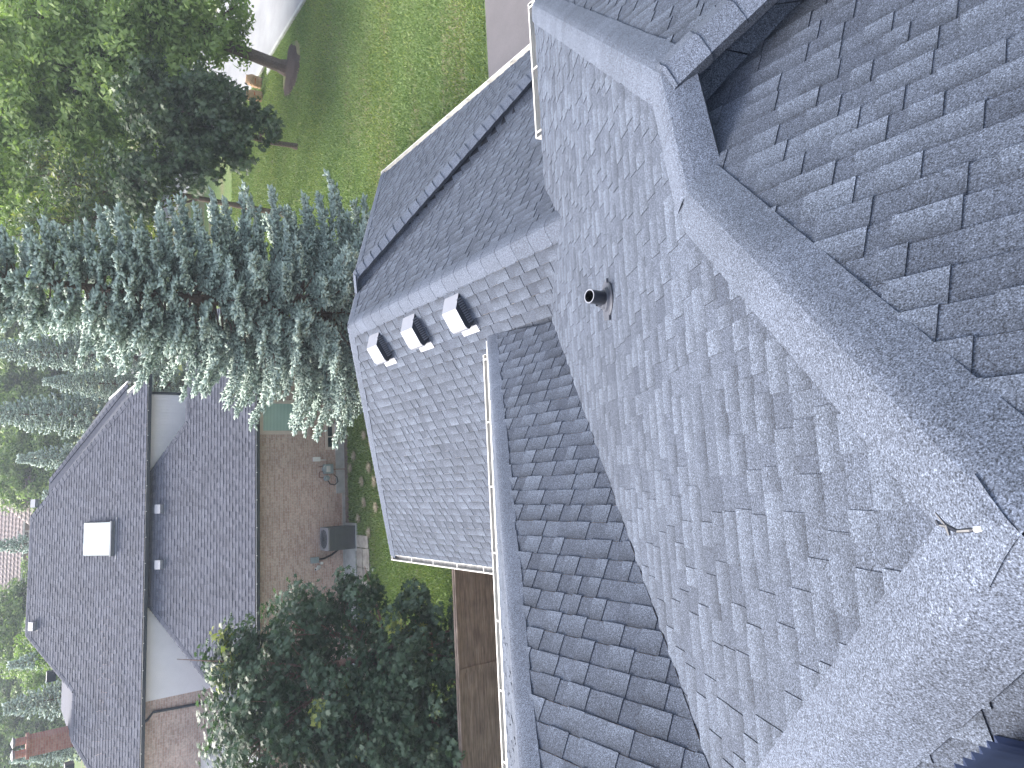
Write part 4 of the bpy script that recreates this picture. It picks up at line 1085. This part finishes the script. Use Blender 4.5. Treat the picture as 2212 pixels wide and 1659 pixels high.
# big street tree and its neighbours on the right
tb = hz((1512, 618)); tb.z = 0
lobes = [lob((1580, 400), 31, 3.0, 3.0, 2.0, tb), lob((1450, 330), 32, 3.0, 3.0, 2.2, tb), lob((1640, 240), 31, 3.4, 3.2, 2.4, tb), lob((1490, 190), 32, 3.0, 3.0, 2.2, tb),
         lob((1340, 170), 34, 2.8, 2.8, 2.1, tb), lob((1245, 90), 36, 2.6, 2.6, 2.0, tb), lob((1620, 70), 32, 3.4, 3.2, 2.4, tb), lob((1450, 30), 34, 3.2, 3.0, 2.3, tb), lob((1310, -10), 36, 3, 3, 2.2, tb),
         lob((1640, 500), 29.6, 1.5, 1.5, 0.9, tb), lob((1560, 520), 30.5, 1.0, 1.0, 0.5, tb), lob((1700, 360), 29, 2.5, 2.5, 1.8, tb), lob((1180, -10), 39, 2.6, 2.6, 2, tb)]
broadleaf('street_tree', tb, 6.5, lobes, 0.30, M['elm'], M['bark'], 1150, 62, 0.62, 0.26, RHOMB, 'large light green street tree with a thick bare trunk standing in a mulch ring', seed=31, tone=0.6, twigs=160, shell=0.45, lean=(0.7, 0.2))
tb2 = hz((1338, 640)); tb2.z = 0; tb2 = V(tb2.x, 29.0, 0)
lobes = [lob((1405, 440), 28.3, 1.9, 1.8, 1.5, tb2), lob((1330, 395), 28.8, 1.7, 1.7, 1.4, tb2), lob((1440, 330), 28.2, 1.7, 1.7, 1.3, tb2), lob((1275, 300), 29.2, 1.5, 1.6, 1.2, tb2),
         lob((1385, 575), 27.4, 0.75, 0.75, 0.5, tb2), lob((1345, 510), 28.2, 1.1, 1.1, 0.7, tb2), lob((1420, 520), 28.5, 1.0, 1.0, 0.7, tb2)]
broadleaf('dark_maple_tree', tb2, 3.0, lobes, 0.12, M['oak'], M['bark'], 480, 34, 0.42, 0.24, MAPLE, 'dull dark green maple between the big spruce and the large street tree', seed=33, tone=0.25, twigs=100, shell=0.4)
tb3 = V(hy((1180, 700), 30.5).x, 30.5, 0)
lobes = [lob((1215, 300), 30.5, 1.5, 1.5, 1.4, tb3), lob((1190, 200), 31, 1.7, 1.6, 1.5, tb3), lob((1255, 200), 31, 1.5, 1.5, 1.3, tb3), lob((1160, 90), 31.5, 1.4, 1.4, 1.3, tb3), lob((1290, 100), 31.5, 1.3, 1.3, 1.2, tb3)]
broadleaf('sparse_tree', tb3, 7.0, lobes, 0.13, M['oak'], M['twig'], 210, 30, 0.5, 0.2, RHOMB, 'thin half bare tree with reddish twigs right behind the big spruce', seed=35, tone=0.55, yellow=0.15, twigs=200, shell=0.1)

# distant broadleaf trees: one model copied
fb_, tz = place((1080, -60), 75)
lobes = [(0, 0, 7.5, 3.6, 3.6, 3.2), (2.6, 0.5, 6, 2.8, 2.8, 2.4), (-2.6, -0.5, 6.2, 2.8, 2.8, 2.5), (0.5, -2.2, 5.2, 2.8, 2.6, 2.4), (-0.8, 1.8, 9.2, 2.6, 2.6, 2.2), (1.2, -0.6, 10.0, 2.2, 2.2, 1.9)]
far1 = broadleaf('broadleaf_tree', fb_, 6.0, lobes, 0.25, M['elm'], M['bark'], 520, 55, 0.75, 0.36, RHOMB, 'far broadleaf tree above the tip of the big blue spruce', group='broadleaf trees closing the view', seed=41, tone=0.35, twigs=30, shell=0.6)
far1.scale = (tz/12.0,)*3
def fclone(px, y, label, sr=1.0, rot=0.0):
    b_, top_z = place(px, y); o = copy_tree(far1); s = top_z/12.0; o.location = b_; o.scale = (s*sr, s*sr, s); o.rotation_euler = (0, 0, rot)
    tag(o, label, 'tree', 'broadleaf trees closing the view'); return o
for i, (px, y, lb, sr) in enumerate((
    ((30, -60), 95, 'far tree in the upper left corner', 1.3), ((170, -70), 100, 'far tree behind the blue spruce by the chimney', 1.3), ((300, -60), 88, 'far tree left of the tiled roof', 1.3),
    ((240, 20), 66, 'rounded tree above the left hip of the upper roof', 1.0), ((640, -50), 84, 'far dark tree right of the tiled house', 1.2), ((740, -70), 92, 'far tree behind the spruces by the ridge', 1.3),
    ((860, -60), 96, 'far tree seen through the gap left of the big spruce', 1.3), ((970, -70), 90, 'far tree behind the big spruce, to its left', 1.3), ((1200, -70), 66, 'far tree behind the sparse tree', 1.2),
    ((1330, -60), 70, 'far tree behind the street tree, on its left', 1.2), ((1480, -40), 74, 'far tree behind the middle of the street tree', 1.2), ((1620, -30), 60, 'far tree behind the street tree in the upper right corner', 1.2),
    ((590, -60), 120, 'most distant tree above the tiled house', 1.5), ((430, -90), 125, 'most distant tree behind the tiled roof', 1.5), ((90, -90), 120, 'most distant tree in the upper left', 1.6), ((1140, 30), 52, 'low tree between the big spruce and the sparse tree', 1.0),
    ((285, 48), 52, 'yellowish bush peeking over the ridge end', 0.8), ((940, 60), 88, 'rounded tree beyond the pale cross road', 1.1), ((800, 20), 100, 'rounded tree beyond the road behind the spruce trunks', 1.2))):
    fclone(px, y, lb, sr, rot=i*1.3)

# tiled house far behind
D_ = 92.0
hA = hy((303, 40), D_); hB = hy((640, 38), D_); eh = hA.z
th_ = tag(empty('tiled_house', ((hA.x+hB.x)/2, D_+5, 0)), 'far house with a pale pinkish tiled roof seen above the ridge of the brick house', 'house')
mb = MB(); mb.box((hA.x+0.5, D_, 0), (hB.x-0.5, D_+11, eh)); mb.build('wall', M['brick'], th_)
mb = MB(); rh = 4.6
def tiled(mb, quad, rows, n):
    a, b, c, d = [Vector(p) for p in quad]
    for i in range(rows):
        t0, t1 = i/rows, (i+1)/rows
        p0, p1 = a+(d-a)*t0, b+(c-b)*t0; q0, q1 = a+(d-a)*t1, b+(c-b)*t1
        cols = max(1, int((p1-p0).length/0.5))
        for k_ in range(cols):
            s0_, s1_ = k_/cols, (k_+1)/cols
            u0_, u1_ = p0+(p1-p0)*s0_, p0+(p1-p0)*s1_; v0_, v1_ = q0+(q1-q0)*s0_, q0+(q1-q0)*s1_
            m0, m1 = (u0_+u1_)/2 + Vector(n)*0.12, (v0_+v1_)/2+Vector(n)*0.04
            mb.quad([u0_+Vector(n)*0.06, m0, m1, v0_]); mb.quad([m0, u1_+Vector(n)*0.06, v1_, m1])
        mb.quad([p0-Vector(n)*0.03, p1-Vector(n)*0.03, p1+Vector(n)*0.08, p0+Vector(n)*0.08])
x0, x1 = hA.x, hB.x; yf, yb_ = D_-0.5, D_+11.5; zr = eh+rh; xm0, xm1 = x0+6, x1-6
tiled(mb, [(x0, yf, eh), (x1, yf, eh), (xm1, D_+5.5, zr), (xm0, D_+5.5, zr)], 15, (0, -0.6, 0.8))
tiled(mb, [(x1, yf, eh), (x1, yb_, eh), (xm1, D_+5.6, zr), (xm1, D_+5.5, zr)], 15, (0.6, 0, 0.8))
mb.quad([V(x0, yb_, eh), V(x0, yf, eh), V(xm0, D_+5.5, zr), V(xm0, D_+5.6, zr)]); mb.quad([V(x1, yb_, eh), V(x0, yb_, eh), V(xm0, D_+5.6, zr), V(xm1, D_+5.6, zr)])
# front wing with its own hip roof
p = hy((575, 40), 84.0)
tiled(mb, [(p.x-2.6, 83.5, eh-0.6), (p.x+3.2, 83.5, eh-0.6), (p.x+0.6, 87.5, eh+2.2), (p.x, 87.5, eh+2.2)], 9, (0, -0.6, 0.8))
mb.quad([V(p.x+3.2, 83.5, eh-0.6), V(p.x+3.2, D_, eh-0.6), V(p.x+0.6, D_, eh+2.2), V(p.x+0.6, 87.5, eh+2.2)]); mb.quad([V(p.x-2.6, D_, eh-0.6), V(p.x-2.6, 83.5, eh-0.6), V(p.x, 87.5, eh+2.2), V(p.x, D_, eh+2.2)])
tr = mb.build('roof', M['tile'], th_)
mb = MB(); mb.box((p.x-2.2, 84, 0), (p.x+2.8, D_, eh-0.65)); mb.build('wing_wall', M['brick'], th_)
mb = MB()
for i_ in range(2): mb.tube([V((x0, x1)[i_], yf, eh+0.1), V((xm0, xm1)[i_], D_+5.5, zr+0.1)], 0.16, 6)
mb.tube([V(xm0, D_+5.5, zr+0.1), V(xm1, D_+5.5, zr+0.1)], 0.16, 6); mb.build('ridge_tile', M['tile'], tr)
mb = MB(); mb.box((x0-0.1, yf-0.1, eh-0.15), (x1+0.1, yf, eh+0.03)); mb.build('gutter', M['white'], th_)
for px in ((317, 48), (398, 48), (598, 44), (500, 48)):
    q = hy(px, D_-0.03)
    w_ = empty('window', q); attach(w_, th_)
    mb = MB(); mb.box((q.x-0.65, D_-0.08, q.z-0.75), (q.x+0.65, D_-0.002, q.z+0.45)); mb.build('frame', M['pvc'], w_)
    mb = MB(); mb.box((q.x-0.42, D_-0.10, q.z-0.55), (q.x+0.42, D_-0.081, q.z+0.3)); mb.build('pane', M['glass_dark'], w_)
# small far house with a dark garage door at the left edge
g = hz((20, 108)); 
gh = tag(empty('garage_house', (g.x-4, g.y+4, 0)), 'far pale house with a dark garage door behind the red chimney, at the left edge', 'house')
mb = MB(); mb.box((g.x-9, g.y, 0), (g.x+4, g.y+9, 3.2)); mb.build('wall', M['siding'], gh)
mb = MB(); mb.hexa([V(g.x-9.6, g.y-0.6, 3.2), V(g.x+4.6, g.y-0.6, 3.2), V(g.x+4.6, g.y+9.6, 3.2), V(g.x-9.6, g.y+9.6, 3.2)], [V(g.x-5, g.y+4, 6), V(g.x, g.y+4, 6), V(g.x, g.y+5, 6), V(g.x-5, g.y+5, 6)]); mb.build('roof', M['shingle_far'], gh)
mb = MB()
for k_ in range(4): mb.box((g.x-3.2, g.y-0.06, 0.05+k_*0.56), (g.x+2.0, g.y-0.004, 0.58+k_*0.56))
mb.build('garage_door', M['dark_metal'], gh)
sheet('far_driveway', [(g.x-3.4, g.y-12), (g.x+2.2, g.y-12), (g.x+2.2, g.y), (g.x-3.4, g.y)], M['road'], 0.012)

# yard waste bags by the kerb
def bag(base, h, w, d, rz, lean, label, seed):
    rs_ = random.Random(seed); root = empty('paper_bag', base); tag(root, label, 'paper bag', 'paper yard bags by the kerb')
    mb = MB(); levels = 9; seg_ = 20; rings = []
    for i in range(levels+1):
        t = i/levels; z_ = h*t; sw_ = 1+0.10*math.sin(t*3.1)-0.42*max(0, t-0.72)*3.2*(0.6)
        r_ = []
        for k_ in range(seg_):
            a = 2*math.pi*k_/seg_; c_, s_ = math.cos(a), math.sin(a); m_ = (abs(c_)**4+abs(s_)**4)**0.25
            x = w/2*c_/m_*sw_; y = d/2*s_/m_*(sw_ if t < 0.75 else sw_*(1-(t-0.75)*2.6))
            x += rs_.uniform(-.018, .018); y += rs_.uniform(-.018, .018)
            x += lean*z_
            r_.append(V(x*math.cos(rz)-y*math.sin(rz), x*math.sin(rz)+y*math.cos(rz), z_+rs_.uniform(-.01, .01)))
        rings.append(r_)
    for a, b in zip(rings[:-1], rings[1:]):
        for k_ in range(seg_): mb.quad([a[k_], a[(k_+1) % seg_], b[(k_+1) % seg_], b[k_]])
    mb.quad(rings[-1])
    o = mb.build('sack', M['paper']); o.parent = root
    mb = MB(); rr = rings
    for i in (4,):
        for k_ in (13, 14, 15): 
            q_ = [rr[i][k_], rr[i][k_+1], rr[i+1][k_+1], rr[i+1][k_]]; nn = (q_[1]-q_[0]).cross(q_[3]-q_[0]).normalized()*0.006
            mb.quad([q_[0]+nn, q_[1]+nn, q_[2]*0.6+q_[1]*0.4+nn, q_[3]*0.6+q_[0]*0.4+nn])
    o = mb.build('printed_patch', M['paper_print']); o.parent = root
b1 = hz((1450, 566)); b1.z = 0; b2 = hz((1478, 566)); b2.z = 0
bag(b1, 0.95, 0.50, 0.38, 0.3, -0.22, 'brown paper bag leaning over, the left of the two at the kerb', 1)
bag(b2 + V(0.05, 0.1, 0), 0.80, 0.52, 0.40, -0.2, 0.05, 'upright full brown paper bag nearest the tree trunk', 2)

# grass blades over the visible lawns
def grass(name, x0, x1, y0, y1, n, h, seed, avoid=()):
    rnd = np.random.default_rng(seed)
    x = rnd.uniform(x0, x1, n); y = rnd.uniform(y0, y1, n); k_ = np.ones(n, bool)
    for a, b, c, d in avoid: k_ &= ~((x > a) & (x < b) & (y > c) & (y < d))
    k_ &= ((x-mc.x)**2+(y-mc.y)**2) > 1.5
    x, y = x[k_], y[k_]; n = len(x)
    patch = 0.5+0.5*np.sin(x*0.9+1.3*np.sin(y*0.7))*np.sin(y*1.1+0.8*np.sin(x*0.5))
    a = rnd.uniform(0, 6.28, n); hh = h*rnd.uniform(0.4, 1.2, n); w = 0.018*rnd.uniform(0.7, 1.5, n)
    lx, ly = rnd.normal(0, 0.5, n)*hh, rnd.normal(0, 0.5, n)*hh
    v = np.empty((n, 3, 3)); v[:, 0] = np.stack([x-np.cos(a)*w, y-np.sin(a)*w, np.zeros(n)], 1); v[:, 1] = np.stack([x+np.cos(a)*w, y+np.sin(a)*w, np.zeros(n)], 1)
    v[:, 2] = np.stack([x+lx, y+ly, hh], 1)
    t = np.arange(n*3).reshape(n, 3)
    tone = np.clip(0.35+0.35*patch+rnd.normal(0, 0.2, n), 0, 1)
    dry = (rnd.random(n) < 0.12+0.35*np.clip(np.sin(y*1.0+0.6*np.sin(x*.4)), 0, 1)*(x > 9))*rnd.random(n)*0.7
    o = tri_mesh(name, v.reshape(-1, 3), t, np.stack([tone, dry], 1), M['grassblade']); o['kind'] = 'stuff'; return o
M['grassblade'] = leaf_mat('grass_blade', (0.09, 0.155, 0.05), (0.28, 0.36, 0.15), 0.6, 0.2, 0.3)
grass('front_grass', 7.0, 21.9, 14.1, 40, 260000, 0.085, 3, avoid=[(21.2, 22, 32.5, 33.4)])
grass('side_grass', -6.5, 8.0, 15.4, WY-0.36, 150000, 0.075, 4, avoid=[(x0, x1_, y0, y1_) for x0, y0, x1_, y1_ in slabs]+[(-7.5, -1.3, WY-1.0, WY), (FX0-8, FX0, FY-0.06, FY+0.06)])
# dry bleached tufts between the houses
rnd = np.random.default_rng(8); VV, TT, TN = [], [], []; nofs = 0
tufts = [(820, 920), (790, 940), (805, 955), (835, 975), (800, 1010), (768, 985), (785, 1040), (812, 1040), (790, 1085), (778, 1120), (815, 1095), (800, 1150), (760, 1010)]
tufts = [hz((1659-b, a)) for a, b in tufts]
for p in tufts:
    n = 150; a = rnd.uniform(0, 6.28, n); r_ = rnd.uniform(0.0, 0.05, n); l_ = rnd.uniform(0.08, 0.24, n); w = 0.010
    bx, by = p.x+np.cos(a)*r_, p.y+np.sin(a)*r_; ex, ey = p.x+np.cos(a)*(r_+l_), p.y+np.sin(a)*(r_+l_)
    v = np.empty((n, 3, 3)); v[:, 0] = np.stack([bx-np.sin(a)*w, by+np.cos(a)*w, np.full(n, 0.05)], 1); v[:, 1] = np.stack([bx+np.sin(a)*w, by-np.cos(a)*w, np.full(n, 0.05)], 1); v[:, 2] = np.stack([ex, ey, rnd.uniform(0.06, 0.12, n)], 1)
    VV.append(v.reshape(-1, 3)); TT.append(np.arange(n*3).reshape(n, 3)+nofs); nofs += n*3; TN.append(np.stack([rnd.random(n), np.zeros(n)], 1))
M['strawtuft'] = leaf_mat('bleached_grass', (0.30, 0.25, 0.17), (0.50, 0.44, 0.34), 0.8, 0.1, 0.2)
o = tri_mesh('dry_grass', np.concatenate(VV), np.concatenate(TT), np.concatenate(TN), M['strawtuft']); o['kind'] = 'stuff'

# ================================================================== AIR, LIGHT, CAMERA
HAZE = True
if HAZE:
    mb = MB(); mb.box((-130, -20, -1.0), (70, 180, 17.0)); hz_o = mb.build('haze', M['white']); hz_o['kind'] = 'stuff'
    m = bpy.data.materials.new('summer_haze'); m.use_nodes = True; nt = m.node_tree; nt.nodes.clear()
    out = nt.nodes.new('ShaderNodeOutputMaterial'); pv_ = nt.nodes.new('ShaderNodeVolumePrincipled')
    pv_.inputs['Color'].default_value = (0.80, 0.87, 1.0, 1); pv_.inputs['Density'].default_value = 0.0009; pv_.inputs['Anisotropy'].default_value = 0.2
    nt.links.new(pv_.outputs[0], out.inputs['Volume']); hz_o.data.materials.clear(); hz_o.data.materials.append(m)

sun_dir = Vector((-0.40, 0.60, 0.72)).normalized()              # towards the sun
w = bpy.data.worlds.new('World'); bpy.context.scene.world = w; w.use_nodes = True
nt = w.node_tree; bg = nt.nodes['Background']
sky = nt.nodes.new('ShaderNodeTexSky'); sky.sky_type = 'NISHITA'; sky.sun_disc = False
sky.sun_elevation = math.asin(sun_dir.z); sky.sun_rotation = math.atan2(sun_dir.x, sun_dir.y)
sky.air_density = 1.0; sky.dust_density = 4.0; sky.ozone_density = 1.0
hs = nt.nodes.new('ShaderNodeHueSaturation'); hs.inputs['Saturation'].default_value = 0.62; nt.links.new(sky.outputs[0], hs.inputs['Color'])
nt.links.new(hs.outputs[0], bg.inputs[0]); bg.inputs[1].default_value = 0.15
sl_ = bpy.data.lights.new('sun', 'SUN'); sl_.energy = 1.5; sl_.angle = math.radians(28); sl_.color = (1.0, 0.96, 0.90)
so = bpy.data.objects.new('sun', sl_); C.objects.link(so); so.rotation_euler = (-sun_dir).to_track_quat('-Z', 'Y').to_euler()

cam = bpy.data.cameras.new('camera'); co_ = bpy.data.objects.new('camera', cam); C.objects.link(co_)
cam.sensor_fit = 'HORIZONTAL'; cam.sensor_width = 36.0; cam.lens = 36.0*F/2212.0
cam.clip_start = 0.05; cam.clip_end = 3000
X_, Y_, Z_ = DOWN, RIGHT, -FWD
co_.matrix_world = Matrix(((X_.x, Y_.x, Z_.x, 0), (X_.y, Y_.y, Z_.y, 0), (X_.z, Y_.z, Z_.z, H), (0, 0, 0, 1)))
sc = bpy.context.scene; sc.camera = co_
sc.render.resolution_x, sc.render.resolution_y = 1024, 768
sc.view_settings.view_transform = 'Standard'; sc.view_settings.look = 'None'; sc.view_settings.gamma = 1.0
sc.view_settings.exposure = 1.7
sc.cycles.max_bounces = 6; sc.cycles.diffuse_bounces = 3; sc.cycles.glossy_bounces = 2; sc.cycles.transmission_bounces = 3; sc.cycles.volume_bounces = 2
sc.cycles.use_denoising = True
